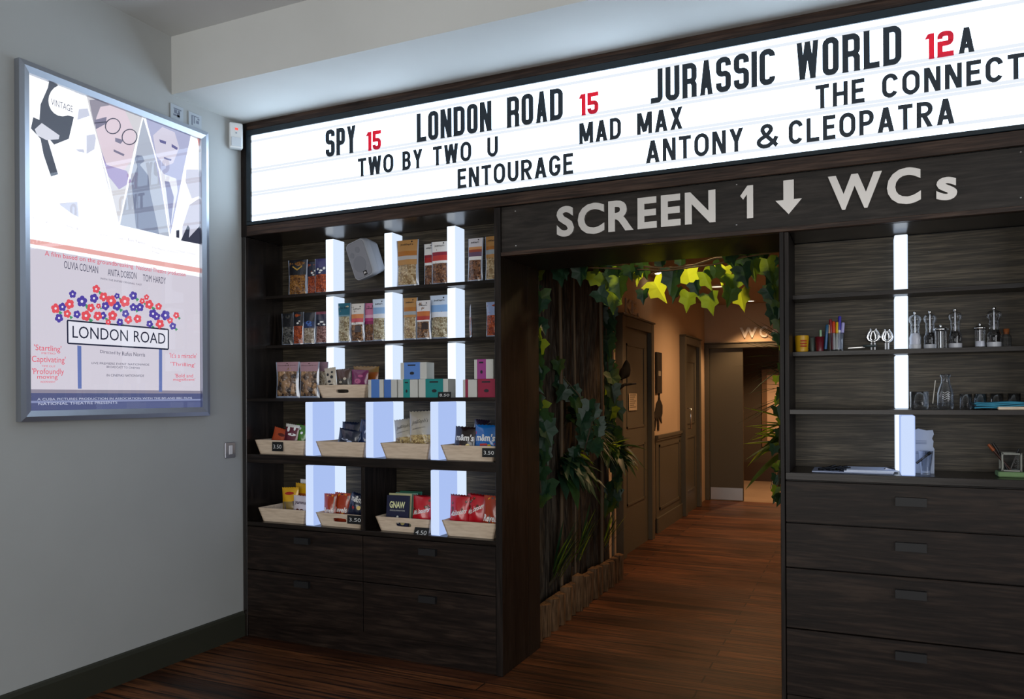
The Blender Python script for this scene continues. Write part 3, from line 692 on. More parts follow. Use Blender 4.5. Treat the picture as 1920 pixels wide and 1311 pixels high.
for i, (x, y, r_) in enumerate(FL):
    x /= 3.45; y = 440+y/3.45; r_ /= 3.45
    M_ = blue if i in blues else rose
    a0 = random.random()*2
    for k in range(5):
        q = a0+2*PI*k/5; P = oval(x+math.cos(q)*r_*.55, y+math.sin(q)*r_*.6, r_*.48, r_*.52, 10)
        M_.face([tuple(pz(u, v, 3+(i % 3)*.5)) for u, v in P])
    M_.face([tuple(pz(u, v, 3+(i % 3)*.5)) for u, v in oval(x, y, r_*.5, r_*.5, 10)])
    heart.face([tuple(pz(u, v, 4.6)) for u, v in oval(x, y, r_*.26, r_*.28, 8)])
    if i % 2: leafg.face([tuple(pz(x+u, y+v, 2.4)) for u, v in ((r_*.3, r_*.2), (r_*1.5, r_*.9), (r_*.9, r_*1.5))])
rose.build('red_flowers', em('e35560', 1.0), LOB); blue.build('blue_flowers', em('5346a4', 1.0), LOB)
heart.build('flower_hearts', em('eae6f2', 1.0), LOB); leafg.build('flower_leaves', em('4f9a72', 1.0), LOB)
# front pane
mt, n, l, b = newmat('poster_glass')
tr = n.new('ShaderNodeBsdfTransparent'); gl = n.new('ShaderNodeBsdfGlossy'); gl.inputs['Roughness'].default_value = 0.01
fr = n.new('ShaderNodeFresnel'); fr.inputs['IOR'].default_value = 1.5
ms = n.new('ShaderNodeMixShader'); l.new(fr.outputs[0], ms.inputs[0]); l.new(tr.outputs[0], ms.inputs[1]); l.new(gl.outputs[0], ms.inputs[2]); l.new(ms.outputs[0], n['Material Output'].inputs[0])
MB().face([(.027, iy0, iz0), (.027, iy1, iz0), (.027, iy1, iz1), (.027, iy0, iz1)]).build('glass_pane', mt, t)

for i, (xa, ya, xb, yb, lb, shade) in enumerate(((319, 193, 343, 231, 'small square grey picture plate, left of the pair above the poster', 1), (353, 208, 377, 244, 'small square grey picture plate, right of the pair nearest the sensor', 2))):
    a = onX(xa, ya, .004); b = onX(xb, yb, .004)
    t = thing('picture_plate', lb, 'picture', (0, (a.y+b.y)/2, (a.z+b.z)/2), 0, 'plates above the poster')
    hw = (b.y-a.y)/2; hh = (a.z-b.z)/2
    boxo('plate', .0005, -hw, -hh, .008, hw, hh, pm((.42, .46, .50), .4), t, .001)
    q = MB()
    for (u, v, ru, rv) in ([(-.25, .12, .22, .25), (.28, .15, .16, .22), (-.1, -.35, .5, .12), (.2, -.3, .2, .3), (.05, .5, .6, .08)] if shade == 1 else [(-.5, -.1, .10, .7), (-.15, 0, .08, .5), (.35, -.15, .22, .22), (.5, .3, .15, .1), (.1, .55, .5, .06)]):
        q.box(.008, (u-ru)*hw, (v-rv)*hh, .0086, (u+ru)*hw, (v+rv)*hh)
    q.build('picture_print', pm((.17, .19, .24), .4), t)

t = thing('motion_sensor', 'small white motion sensor with red light in the corner beside the lightbox', 'sensor', (0, -.055, 2.80))
a = onX(437, 233, .06); b = onX(458, 275, .06)
zc = (a.z+b.z)/2
t.location = (.034, -.072, zc); t.rotation_euler = (0, 0, math.radians(52))
B_ = MB().box(-.037, -.022, -.073, .037, .022, .073); B_.build('housing', pm((.72, .73, .72), .4), t, .008, None, 3)
MB().box(-.028, -.028, -.062, .028, -.0225, -.012).build('lens', pm((.60, .64, .68), .25), t, .006, None, 2)
MB().box(-.006, -.0245, .030, .010, -.0222, .042).build('indicator', em((1, .12, .10), 1.2), t)
boxo('badge', -.004, -.0245, .010, .004, -.0222, .016, pm((.2, .25, .32), .4), t)
boxo('wall_bracket', -.022, .022, -.03, .022, .05, .03, pm((.6, .6, .6), .5), t)

t = thing('light_switch', 'small chrome switch plate on the left wall beside the shelving', 'switch', (0, -.10, 1.095))
boxo('plate', .0005, -.040, -.046, .010, .040, .044, pm((.42, .43, .48), .25, .7), t, .003)
boxo('rocker', .010, -.014, -.026, .015, .012, .026, pm((.75, .75, .78), .3), t, .002)
# ------------------------------------------------------------------ goods on the left shelves
def col(c): return pm(c, .42, 0, .4)
def gloss(c): return pm(c, .24, 0, .5, .5)
def grid(fn, us, vs):
    V = [fn(u, v) for v in vs for u in us]; n = len(us)
    F = [(j*n+i, j*n+i+1, (j+1)*n+i+1, (j+1)*n+i) for j in range(len(vs)-1) for i in range(n-1)]
    return V, F
def lsp(a, b, n): return [a+(b-a)*i/n for i in range(n+1)]
class Soft:
    """a soft bag standing on its base: front surface at local -Y"""
    def __init__(s, w, h, t, pillow, seed):
        s.w, s.h, s.t, s.p = w, h, t, pillow; r = random.Random(seed)
        s.k = [(r.uniform(5, 14), r.uniform(5, 14), r.uniform(0, 6), r.uniform(.02, .07)) for _ in range(4)]
    def th(s, u, v):
        a = max(0.0, math.sin(PI*min(max(u, 0), 1)))**.6
        b = max(0.0, math.sin(PI*min(max(v, 0), 1)))**.6 if s.p else (1-min(max(v, 0), 1))**.6*(.55+.45*min(1, max(v, 0)*5))
        n = sum(d*math.sin(p*u+q*v+f) for p, q, f, d in s.k)
        return s.t/2*a*b*(1+n*2)
    def pt(s, u, v, side=-1, lift=0.0):
        pinch = 1-(.07*math.sin(PI*min(max(v, 0), 1)))
        return ((u-.5)*s.w*pinch, side*(s.th(u, v)+lift)+.25*s.t*0, v*s.h)
def soft_body(S_, name, par, zone, mats, vs, nu=12, zig=False):
    us = lsp(0, 1, nu); m = MB()
    for side in (-1, 1):
        V, F = grid(lambda u, v: S_.pt(u, v, side), us, vs); n = nu
        if zig:
            k = len(us)
            for j in (0, len(vs)-1):
                for i in range(k):
                    if i % 2: x, y, z = V[j*k+i]; V[j*k+i] = (x, y, z+(.02 if j == 0 else -.02)*S_.h)
        mi = [zone((us[i]+us[i+1])/2, (vs[j]+vs[j+1])/2) for j in range(len(vs)-1) for i in range(n)]
        if side == 1: F = [tuple(reversed(f)) for f in F]
        m.add(V, F, mi, True)
    if not S_.p:
        k = len(us); m.add([S_.pt(u, 0, -1) for u in us]+[S_.pt(u, 0, 1) for u in reversed(us)], [tuple(range(2*k-1, -1, -1))], 0)
    return m.build(name, mats, par)
def soft_print(S_, name, par, mat, items, lift=.0012):
    """lettering and blobs lying on the bag's front; x in -w/2..w/2, z in 0..h"""
    m = MB()
    for it in items:
        if isinstance(it[0], str):
            s, x0, x1, z0, z1 = it[:5]; sk = it[5] if len(it) > 5 else 0; off = it[6] if len(it) > 6 else .01; rise = it[7] if len(it) > 7 else 0
            q = MB(); write(q, s, (0, 0, 0), (1, 0, 0), (0, 0, 1), x0*S_.w, x1*S_.w, z0*S_.h, z1*S_.h, 0, 0, off, 2, sk)
            P = [(p.x, p.z+rise*(p.x-x0*S_.w)) for p in q.v]; F = q.f
        else:
            P = [(x*S_.w, z*S_.h) for x, z in it]; F = [tuple(range(len(P)))]
        m.add([S_.pt(x/S_.w+.5, z/S_.h, -1, lift) for x, z in P], F, 0, True)
    return m.build(name, mat, par)
def disc(x, z, rx, rz=None, n=9): return [(x+rx*math.cos(2*PI*i/n), z+(rz or rx)*math.sin(2*PI*i/n)) for i in range(n)]
def place(xl, xr, yt, yb, Y, zb):
    a, b = onY(xl, yb, Y), onY(xr, yb, Y); t_ = onY((xl+xr)/2, yt, Y)
    x0, x1 = a.x, b.x; xm = (x0+x1)/2
    if Y > .19:                                     # between the lit dividers
        for p, q in ((.038, .4455), (.5085, .854), (.9145, 1.2595), (1.3175, 1.646), (3.0, 9.0)):
            if p-.05 < xm < q+.03:
                x0, x1 = max(x0, p+.002), min(x1, q-.002); break
    if x0 < 1.6: x1 = min(x1, 1.644)
    return (x0+x1)/2, x1-x0, t_.z-zb
SEED = [0]
def pouch(label, px, Y, zb, t, content, vh, bands, writing=None, rot=(0, 0, 0), group=None, cat='snack bag', edge=None, tab=None, name='snack_pouch'):
    xl, xr, yt, yb = px; x, w, h = place(xl, xr, yt, yb, Y, zb); SEED[0] += 1
    T = thing(name, label, cat, (x, Y+t*.5, zb+.001), 0, group, rot)
    s = Soft(w, h, t, False, SEED[0])
    soft_body(s, 'pouch', T, lambda u, v: 1 if (u < .10 or u > .90 or v < .07) else 0, [content, edge or CLEAR], [0, .05, .12, .22, .34, .46, .58, .70, .80, .90, 1.0])
    m = MB(); mats = [b[2] for b in bands]
    for i, (v0, v1, mt_) in enumerate(bands):
        V, F = grid(lambda u, v: s.pt(u, v, -1, .0008), lsp(.05, .95, 8), lsp(v0, v1, 2)); m.add(V, F, i, True)
    hd = m.build('header_card', mats, T)
    if writing:
        for mt_, items in writing: soft_print(s, 'print', hd, mt_, items, .0016)
    return T
def packet(label, px, Y, zb, t, base, bands=(), prints=(), rot=(0, 0, 0), group=None, cat='sweet packet', name='sweet_packet', dz=0.0):
    xl, xr, yt, yb = px; x, w, h = place(xl, xr, yt, yb, Y, zb+dz); SEED[0] += 1
    T = thing(name, label, cat, (x, Y+t*.5, zb+dz+abs(math.sin(rot[1]))*w*.48), 0, group, rot)
    s = Soft(w, h, t, True, SEED[0]); mats = [base]+[b[2] for b in bands]
    def zone(u, v):
        for i, (v0, v1, _) in enumerate(bands):
            if v0 <= v <= v1: return i+1
        return 0
    wr = soft_body(s, 'wrapper', T, zone, mats, [0, .05]+lsp(.12, .88, 9)+[.95, 1.0], 14, True)
    for nm, mt_, items in prints: soft_print(s, nm, T, mt_, items)
    return T

INKP = col('23262c'); WHT = col('eeeeec'); BROWN = gloss('2a1712'); NAVY = gloss('10192e')
def brand(w='Joe&Seph\'s', z=.90): return [(INKP, [(w, -.30, .26, z-.025, z+.025, 0, .015), disc(.20, z+.06, .035, .02)])]
K_OR, K_OR2 = col('b98a52'), col('b0702e')
# top shelf
DK = (GOLDN, .58, [(.55, 1, gloss('15161c'))])
Z1, Z2, Z3, Z4, Z5 = 2.007, 1.709, 1.390, 1.065, .672
GSB = 'small dark snack pouches at the left end'
pouch('dark-headed pouch of golden beads with gold chevron, first on the top shelf', (538, 572, 487, 546), .235, Z1, .04, GOLDN, .58, [(.58, 1, gloss('17181f'))], [(col('c9a14a'), [[(-.25, .80), (0, .70), (.25, .80), (.25, .84), (0, .745), (-.25, .84)]])], (0, 0, .12), GSB)
pouch('dark pouch of red-brown nuts squeezed between two others on the top shelf', (574, 599, 490, 545), .262, Z1, .03, CHILLI, .56, [(.56, 1, gloss('1d1f33'))], [(WHT, [disc(-.1, .66, .10, .03), disc(.12, .72, .09, .03), disc(.0, .60, .08, .02)])], (0, 0, .15), GSB)
pouch('pouch of orange nuts with blue and white leaf pattern, beside the first lit divider', (588, 621, 484, 543), .225, Z1, .036, CHILLI, .55, [(.55, .75, gloss('232c58')), (.75, 1, gloss('3f3c70'))], [(WHT, [disc(-.25, .70, .10, .035), disc(.0, .66, .12, .03), disc(.22, .72, .10, .04), disc(-.1, .60, .10, .025)])], (0, 0, .1), GSB)
G1 = 'nut pouches with paper headers'
pouch('tall cashew pouch with orange-brown header, right of the second lit divider', (740, 781, 449, 531), .205, Z1, .05, CASHEW, .47, [(.47, .58, K_OR), (.58, .66, col('b9b6b4')), (.66, .76, K_OR2), (.76, 1, K_OR)], brand(), (0, 0, .05), G1)
pouch('brown nut pouch with white and red header, left of the two before the third divider', (793, 812, 457, 528), .262, Z1, .03, ALMOND, .5, [(.5, .56, WHT), (.56, .68, col('b02a2a')), (.68, .74, col('8e2432')), (.74, 1, WHT)], brand(), (0, 0, .05), G1)
pouch('brown nut pouch with white and red header, standing against the third lit divider', (806, 843, 452, 527), .222, Z1, .04, ALMOND, .5, [(.5, .56, WHT), (.56, .68, col('c23a34')), (.68, .76, col('93283a')), (.76, 1, WHT)], brand(), (0, 0, .03), G1)
pouch('almond pouch with white, orange and purple header, tilted right of the third divider', (873, 903, 446, 522), .205, Z1, .04, ALMOND, .50, [(.50, .58, WHT), (.58, .68, col('6a4f6a')), (.68, .74, col('9c4a34')), (.74, .80, col('d0945e')), (.80, 1, col('d8d6dc'))], brand(), (0, .02, -.08), G1)
pouch('cashew pouch with orange-brown header, last on the top shelf', (907, 934, 442, 520), .225, Z1, .04, CASHEW, .52, [(.52, .60, K_OR), (.60, .70, col('9fa8ae')), (.70, .78, K_OR2), (.78, 1, K_OR)], brand(), (0, 0, 0), G1)
# second shelf
pouch('dark pouch of pale chunks, first on the second shelf', (526, 548, 588, 646), .24, Z2, .035, DARKN, .58, [(.58, 1, gloss('15171d'))], None, (0, 0, .15), GSB)
pouch('dark-headed pouch of orange nuts, second along the second shelf', (547, 566, 585, 646), .24, Z2, .035, CHILLI, .58, [(.58, 1, gloss('1a1c26'))], [(WHT, [disc(0, .66, .12, .03), disc(.15, .72, .1, .02)])], (0, 0, .12), GSB)
pouch('pouch of pale nuts with blue patterned header, third along the second shelf', (566, 588, 586, 645), .24, Z2, .035, PALEN, .52, [(.52, .72, gloss('24345e')), (.72, 1, gloss('181b24'))], [(col('4d74c0'), [disc(0, .68, .25, .06), disc(.1, .60, .2, .03)])], (0, 0, .1), GSB)
pouch('pouch of pinkish nuts with black and white header, behind the first divider', (589, 622, 584, 644), .228, Z2, .035, PINKN, .55, [(.55, .75, gloss('1d2036')), (.75, .92, gloss('22243a')), (.92, 1, gloss('7a3a4a'))], [(WHT, [disc(-.2, .62, .1, .03), disc(.0, .68, .14, .025), disc(.18, .60, .1, .03)])], (0, 0, .08), GSB)
pouch('popcorn pouch with teal header leaning in front of the first lit divider', (630, 654, 568, 642), .215, Z2, .045, POPC, .66, [(.66, .70, col('6d8f9c')), (.70, 1, col('1f6478'))], [(col('10323e'), [('SALTED', -.3, .3, .85, .90)])], (0, 0, .04), G1)
pouch('pouch with white header, orange and pink bands and a dark label on the second shelf', (654, 680, 569, 641), .225, Z2, .045, PEANUT, .46, [(.46, .52, WHT), (.52, .62, col('d0606c')), (.62, .73, col('d98d5c')), (.73, 1, col('e2ddd6'))], brand('Joe&Seph\'s', .86)+[(BROWN, [[(-.12, .26), (.32, .26), (.32, .43), (-.12, .43)]])], (0, 0, .03), G1)
pouch('red nut pouch with pink header, tucked between the white and pale blue ones', (680, 704, 568, 640), .245, Z2, .035, ALMOND, .46, [(.46, .54, col('8c2d5c')), (.54, .62, col('b03c74')), (.62, .70, col('d8a9c0')), (.70, 1, col('c8789c'))], brand('Joe&Seph\'s', .86), (0, 0, 0), G1)
pouch('popcorn pouch with pale blue header, left of the second lit divider', (695, 728, 560, 640), .215, Z2, .045, POPC, .55, [(.55, .65, col('dfe3ea')), (.65, .80, col('8fb4dc')), (.80, 1, col('cfdff0'))], brand('Joe&Seph\'s', .88), (0, 0, .03), G1)
pouch('popcorn pouch with orange header and grey band on the second shelf', (752, 779, 558, 637), .222, Z2, .05, CASHEW, .54, [(.54, .60, K_OR), (.60, .68, col('9fa6ac')), (.68, .78, K_OR2), (.78, 1, K_OR)], brand('Joe&Seph\'s', .89), (0, 0, .03), G1)
pouch('pouch with white header, orange and red bands, front one right of the second divider', (777, 805, 563, 637), .205, Z2, .045, PEANUT, .46, [(.46, .50, WHT), (.50, .60, col('b03a34')), (.60, .72, col('c8733a')), (.72, 1, col('dcdadc'))], brand('Joe&Seph\'s', .87)+[(BROWN, [[(-.05, .26), (.36, .26), (.36, .43), (-.05, .43)]])], (0, 0, .02), G1)
pouch('popcorn pouch with pale blue header, standing against the third lit divider', (803, 842, 553, 635), .228, Z2, .045, POPC, .50, [(.50, .62, col('e2e8f2')), (.62, .78, col('86b0e2')), (.78, 1, col('cbdcf2'))], brand('Joe&Seph\'s', .88), (0, 0, .02), G1)
pouch('thin pouch leaning edge-on against the third divider, second shelf', (874, 890, 570, 633), .205, Z2, .02, CHILLI, .6, [(.6, 1, col('d8d8e2'))], None, (0, -.22, -1.0), G1)
pouch('pouch of orange nuts with pale blue film, last on the second shelf', (909, 934, 566, 632), .215, Z2, .035, CHILLI, .62, [(.62, 1, gloss('8fa0c8'))], None, (0, 0, 0), G1)
# third shelf
G3 = 'clear bags with pink header cards'
PKH = col('a9868f')
def pinkhd(): return [(col('5d4950'), [('Honeycomb Rocks', -.38, .38, .885, .92), disc(.0, .955, .04, .015)])]
pouch('clear bag of chocolate pieces with pink header, leftmost on the third shelf', (513, 556, 679, 747), .07, Z3, .05, CHOC, .75, [(.74, 1, PKH)], pinkhd(), (0, 0, .05), G3)
pouch('clear bag of chocolate pieces with pink header, beside the pine tray', (557, 594, 679, 747), .06, Z3, .05, CHOC, .75, [(.74, 1, PKH)], pinkhd(), (0, 0, .03), G3)
pouch('clear bag of pale chocolates with pink header, half hidden behind the pine tray', (593, 612, 679, 746), .12, Z3, .04, PALEN, .75, [(.74, 1, col('8b6f7c'))], None, (0, 0, .0), G3)

def tray(label, x0, x1, z, h, yf=.028, yb=.25, dx=.026, hole=None, group='pine snack trays'):
    """open pine tray, sides leaning outward; hole = (centre, half width, half height) as a handle slot in the front"""
    t_ = .008; cx = (x0+x1)/2
    T = thing('wooden_tray', label, 'tray', (cx, yf, z+.0005), 0, group)
    hw = (x1-x0)/2; D = yb-yf; b0, b1 = -hw+dx, hw-dx; f0 = .016; m = MB()
    m.box(b0, f0, 0, b1, D-f0, t_)
    def slab(p, n):
        n = Vector(n); q = [Vector(a) for a in p]; m.add(q+[a+n for a in q], [(0, 1, 2, 3), (7, 6, 5, 4), (0, 4, 5, 1), (1, 5, 6, 2), (2, 6, 7, 3), (3, 7, 4, 0)])
    slab([(-hw, D, h), (b0, D-f0, 0), (b0, f0, 0), (-hw, 0, h)][::-1], (t_, 0, 0)); slab([(hw, D, h), (b1, D-f0, 0), (b1, f0, 0), (hw, 0, h)], (-t_, 0, 0))
    slab([(-hw, D, h), (hw, D, h), (b1, D-f0, 0), (b0, D-f0, 0)], (0, -t_, 0))
    def fp(u, v, back=0): 
        k = v/h; a = b0+( -hw-b0)*k; b = b1+(hw-b1)*k; return Vector((u if -1e9 < u < 1e9 else 0, f0*(1-k)+back, v))
    if not hole: slab([(b0, f0, 0), (b1, f0, 0), (hw, 0, h), (-hw, 0, h)], (0, t_, 0))
    else:
        hx, a, b = hole; n = 24; inn = []; out = []
        for i in range(n):
            q = 2*PI*(i+.5)/n; c_, s_ = math.cos(q), math.sin(q)
            inn.append((hx+max(-a+b, min(a-b, c_*a*1.6))+b*c_, h*.52+b*s_))
            k = 1e9; kk = min(hw*1.0/abs(c_), (h/2)/abs(s_)); ox, oz = c_*kk, h/2+s_*kk
            lim = -b0+( hw+b0)*oz/h; out.append((max(-lim, min(lim, ox)), oz))
        cs = [(b0, 0), (b1, 0), (hw, h), (-hw, h)]
        for cpt in cs:
            j = min(range(n), key=lambda i: (out[i][0]-cpt[0])**2+((out[i][1]-cpt[1])*3)**2); out[j] = cpt
        P = [fp(*p) for p in out]+[fp(*p) for p in inn]+[fp(p[0], p[1], t_) for p in out]+[fp(p[0], p[1], t_) for p in inn]; F = []
        for i in range(n):
            j = (i+1) % n
            F += [(i, j, n+j, n+i), (2*n+j, 2*n+i, 3*n+i, 3*n+j), (n+i, n+j, 3*n+j, 3*n+i), (j, i, 2*n+i, 2*n+j)]
        m.add(P, F)
    o = m.build('tray_body', PINE, T)
    return T
CHALK = col('d8dadb'); SLATE = pm('0c0f10', .6)
def price_tag(label, px, Y, txt, rot=(0, 0, 0)):
    xl, xr, yt, yb = px; a = onY(xl, yb, Y); b = onY(xr, yt, Y); w, h = b.x-a.x, b.z-a.z
    T = thing('price_tag', label, 'price tag', ((a.x+b.x)/2, Y, a.z), 0, 'black price tags', rot)
    boxo('card', -w/2, 0, 0, w/2, .002, h, SLATE, T)
    m = MB(); write(m, txt, (0, -.0006, 0), (1, 0, 0), (0, 0, 1), -w*.38, w*.38, h*.28, h*.70, 0, 0, .0); m.build('chalk_figures', CHALK, T)
def TX(xl, xr, y, Y): return onY(xl, y, Y).x, onY(xr, y, Y).x
def tray_at(label, xl, xr, yt, zb, hole=None, x0=None, x1=None, yf=.028, yb=.25):
    a, b = TX(xl, xr, yt, yf); a = x0 if x0 is not None else a; b = x1 if x1 is not None else b
    h = onY((xl+xr)/2, yt, yf).z-zb
    return tray(label, a, b, zb, h, yf, yb, hole=hole), a, b
# pine tray on the third shelf
tray_at('pine tray with a handle slot holding magenta packets on the third shelf', 594, 688, 722, Z3, (.0, .042, .010), None, None, .018, .20)
T3 = Z3+.012
packet('cream and black patterned packet leaning left in the third shelf tray', (612, 632, 690, 735), .09, T3, .022, gloss('b7ae9d'), (), [('pattern', INKP, [disc(-.2, .75, .12, .05), disc(.15, .65, .13, .06), disc(-.1, .50, .15, .05), disc(.2, .82, .1, .04), disc(.0, .36, .2, .05)])], (0, -.12, .1), 'packets in the third shelf tray')
packet('brown packet with dark pattern in the middle of the third shelf tray', (630, 657, 692, 735), .10, T3, .024, gloss('4a342c'), ((.0, .62, gloss('3a3530')),), [('pattern', gloss('c9c0ab'), [disc(-.15, .5, .12, .04), disc(.15, .62, .12, .05), disc(.05, .35, .16, .05)])], (0, -.05, .05), 'packets in the third shelf tray')
packet('magenta packet with pale swirl at the right of the third shelf tray', (655, 687, 694, 736), .06, T3, .026, gloss('6d1450'), (), [('swirl', gloss('b0527f'), [disc(-.05, .55, .20, .10), disc(.1, .75, .16, .05)])], (0, .05, 0), 'packets in the third shelf tray')
packet('ochre and brown packet standing at the back of the third shelf tray', (660, 708, 687, 736), .13, T3, .024, gloss('8a4a1c'), ((.80, 1, gloss('7a5a1e')),), (), (0, .02, 0), 'packets in the third shelf tray')

def tea(label, px, Y, zb, d, colr, a, b, yaw=0.0, group='striped gift boxes', side=0.3, txt=True):
    xl, xr, yt, yb = px; x, w, h = place(xl, xr, yt, yb, Y, zb)
    T = thing('gift_box', label, 'box', (x, Y+d/2, zb+.0005), yaw, group)
    cr = col('c9cac4'); cm = col(colr)
    boxo('carton', -w/2, -d/2, 0, w/2, d/2, h, cr, T, .0015)
    x0, x1 = -w/2+a*w, -w/2+b*w
    boxo('sleeve', x0, -d/2-.0008, -.0003, x1, d/2+.0008, h+.0008, cm, T)
    if txt:
        m = MB(); c = (x0+x1)/2; k = (x1-x0)
        m.box(c-k*.26, -d/2-.0014, h*.80, c+k*.22, -d/2-.0008, h*.88); m.box(c-k*.10, -d/2-.0014, h*.28, c+k*.10, -d/2-.0008, h*.34)
        m.prism(disc(c, h*.36, k*.14, h*.09, 12), (0, -d/2-.0008, 0), (1, 0, 0), (0, 0, 1), .0005)
        m.build('print', INKP, T)
    return T
tea('gift box with blue sleeve at the left of the low row, touching the pine tray', (690, 719, 712, 747), .035, Z3, .10, '4f7dc4', .22, .74, 0, txt=False)
tea('gift box with blue sleeve in the low row beneath the tall blue one', (720.5, 744, 712, 747), .035, Z3, .10, '4a76c0', .0, .55, 0, txt=False)
tea('gift box with teal sleeve, narrow, left of the wide teal one', (746, 783, 712, 747), .035, Z3, .10, '1f8a86', .28, .62, 0)
tea('wide gift box with teal sleeve behind the black price tag', (785, 840, 711, 747), .035, Z3, .085, '1d8584', .24, .84, 0)
zt = Z3+.0015+onY(760, 712, .035).z-Z3
tea('gift box with pale blue sleeve standing on top of the low row', (751, 800, 680, 712), .045, zt, .08, '5b88cf', .14, .75, 0)
tea('crimson and cream striped gift box seen by its narrow side, right end', (868, 894, 712, 747), .035, Z3, .09, '8f2946', .18, .38, 0, txt=False)
tea('wide gift box with crimson front, last on the third shelf', (896, 935, 711, 747), .035, Z3, .09, '8f2540', .0, .90, 0)
zt2 = Z3+.0015+onY(900, 711.5, .035).z-Z3
tea('gift box with purple-pink sleeve standing on the crimson ones', (889, 925, 674, 711), .05, zt2, .08, '9a3f86', .16, .62, 0)
price_tag('black price tag in front of the wide teal gift box', (821, 845, 735, 747), .024, '8.50', (-.1, 0, 0))

# fourth row, on the counter
def bag_row(): pass
tray_at('pine tray with a price tag in the first bay of the counter', 478, 570, 826, Z4, None, None, .444)
tray_at('pine tray of navy packets in the second bay of the counter', 592, 690, 829, Z4, None, None, .852)
tray_at('pine tray of popcorn bags in the third bay of the counter', 713, 812, 832, Z4, None, None, 1.257)
tray_at('pine tray of round sweets packets in the last bay of the counter', 826, 925, 836, Z4, None, None, 1.640)
B4 = Z4+.010
packet('flat orange packet lying at the left of the first counter tray', (503, 535, 808, 848), .10, B4, .02, gloss('b4481e'), (), [('pattern', gloss('5a1f0c'), [disc(0, .7, .2, .08)])], (-.15, .25, .1))
packet('packet with red, white and green lettering in the first counter tray', (527, 552, 797, 848), .085, B4, .022, gloss('5e1a2c'), ((.84, 1, gloss('d8d8d0')),), [('print', WHT, [disc(-.22, .80, .10, .10), disc(.1, .62, .30, .05), disc(.22, .85, .08, .08)])], (-.1, .12, .05))
packet('green and white packet in the first counter tray beside the pink one', (546, 566, 798, 848), .105, B4, .02, gloss('3f7c20'), (), [('print', WHT, [disc(-.1, .85, .12, .06), disc(.15, .70, .1, .05)])], (-.1, .15, .05))
packet('plain pink-red packet at the right of the first counter tray', (560, 582, 799, 850), .125, B4, .02, gloss('a01c4c'), (), (), (-.1, .15, .05))
for i, (px, Y, lb, rot, pr_) in enumerate((((626, 664, 808, 850), .065, 'navy packet with white print lying low at the front of the second counter tray', (-.12, .15, .05), 1),
        ((634, 668, 792, 850), .12, 'navy packet with twisted top, tallest in the second counter tray', (-.1, .05, .05), 1), ((661, 687, 790, 850), .105, 'blue-grey packet with diagonal white stripe against the second counter divider', (-.1, .2, .05), 2))):
    packet(lb, px, Y, B4, .035, [NAVY, NAVY, gloss('24365c')][i], (), [('print', col('b9c4dc'), [disc(-.1, .55, .18, .04), disc(.15, .48, .12, .05), disc(.0, .38, .22, .03)] if pr_ == 1 else [[(-.4, .35), (.1, .75), (.2, .72), (-.3, .28)], disc(.2, .85, .16, .06)])], rot, 'navy packets in the second counter tray')
KER = gloss('b5ad9a'); KLOW = nuts('popcorn_in_bag', '8a6c36', 'd8bd7c', 80)
for px, Y, lb, rot in (((737, 774, 787, 850), .135, 'pale popcorn bag leaning left in the third counter tray', (-.15, -.12, .05)), ((762, 804, 771, 850), .085, 'tall pale popcorn bag lettered in brown, beside the last counter divider', (-.12, -.04, .03))):
    packet(lb, px, Y, B4, .05, KER, ((.0, .46, KLOW),), [('lettering', col('5d5a50'), [('Joe&Seph\'s', -.36, .36, .66, .78, .2, 0, .12), ('gourmet popcorn', -.30, .30, .56, .60, 0, 0, .12)])], rot, 'popcorn bags in the third counter tray', 'popcorn bag', 'popcorn_bag')
def mm(label, px, Y, zb, base, rot, extra=(), z=.52):
    return packet(label, px, Y, zb, .045, base, (), [('lettering', WHT, [("m&m's", -.40, .40, z, z+.22, 0, .03)]), ('sweet', gloss('d9b51c'), [disc(.18, z-.16, .10, .075, 12)]), ('second_sweet', gloss('a82018'), [disc(-.14, z-.20, .11, .06, 12)])]+list(extra), rot)
packet('dark purple packet crumpled behind the brown and blue ones, last counter tray', (878, 908, 788, 850), .15, B4, .05, gloss('231a2c'), (), (), (-.1, .1, .05))
mm('brown packet of round sweets with white lettering in the last counter tray', (845, 888, 801, 862), .075, B4, gloss('20110f'), (-.15, .05, .03))
mm('blue packet of round sweets with red banner in the last counter tray', (884, 930, 797, 864), .065, B4, gloss('1467b4'), (-.12, .02, 0), [('banner', gloss('b8261c'), [[(-.46, .70), (.46, .80), (.46, .90), (-.46, .79)]]), ('stripe', gloss('b8261c'), [[(-.2, .36), (.4, .40), (.4, .46), (-.2, .42)]])], .50)
price_tag('black price tag on the front of the first counter tray', (510, 530, 829, 846), .023, '3.50', (-.02, 0, 0))
price_tag('black price tag on the right corner of the last counter tray', (904, 929, 841, 857), .020, '3.50', (-.02, 0, 0))
# bottom row
tray_at('empty-fronted pine tray with yellow packets, bottom row by the left wall', 484, 574, 955, Z5, None, None, .444)
tray_at('pine tray with handle slot and orange packets, bottom row left of the partition', 592, 680, 964, Z5, (.0, .045, .011), None, .830)
tray_at('pine tray with handle slot and dark books, bottom row right of the partition', 704, 810, 972, Z5, (.0, .048, .011), None, 1.257)
tray_at('pine tray full of red packets, bottom row right end', 826, 925, 979, Z5, None, 1.324, 1.640)
B5 = Z5+.010
YEL = gloss('d8a414')
packet('yellow packet with blue panel standing at the left of its tray, bottom row', (527, 556, 915, 975), .09, B5, .03, YEL, ((.0, .55, gloss('8a7440')),), [('panel', gloss('5a5560'), [[(-.3, .2), (.3, .2), (.3, .55), (-.3, .55)]]), ('lettering', gloss('a8261c'), [disc(0, .80, .3, .05)])], (-.08, -.05, .1))
packet('yellow and orange packet at the back of the first bottom tray', (548, 582, 908, 970), .15, B5, .03, YEL, ((.35, .70, gloss('a85420')),), (), (-.05, .05, .05))
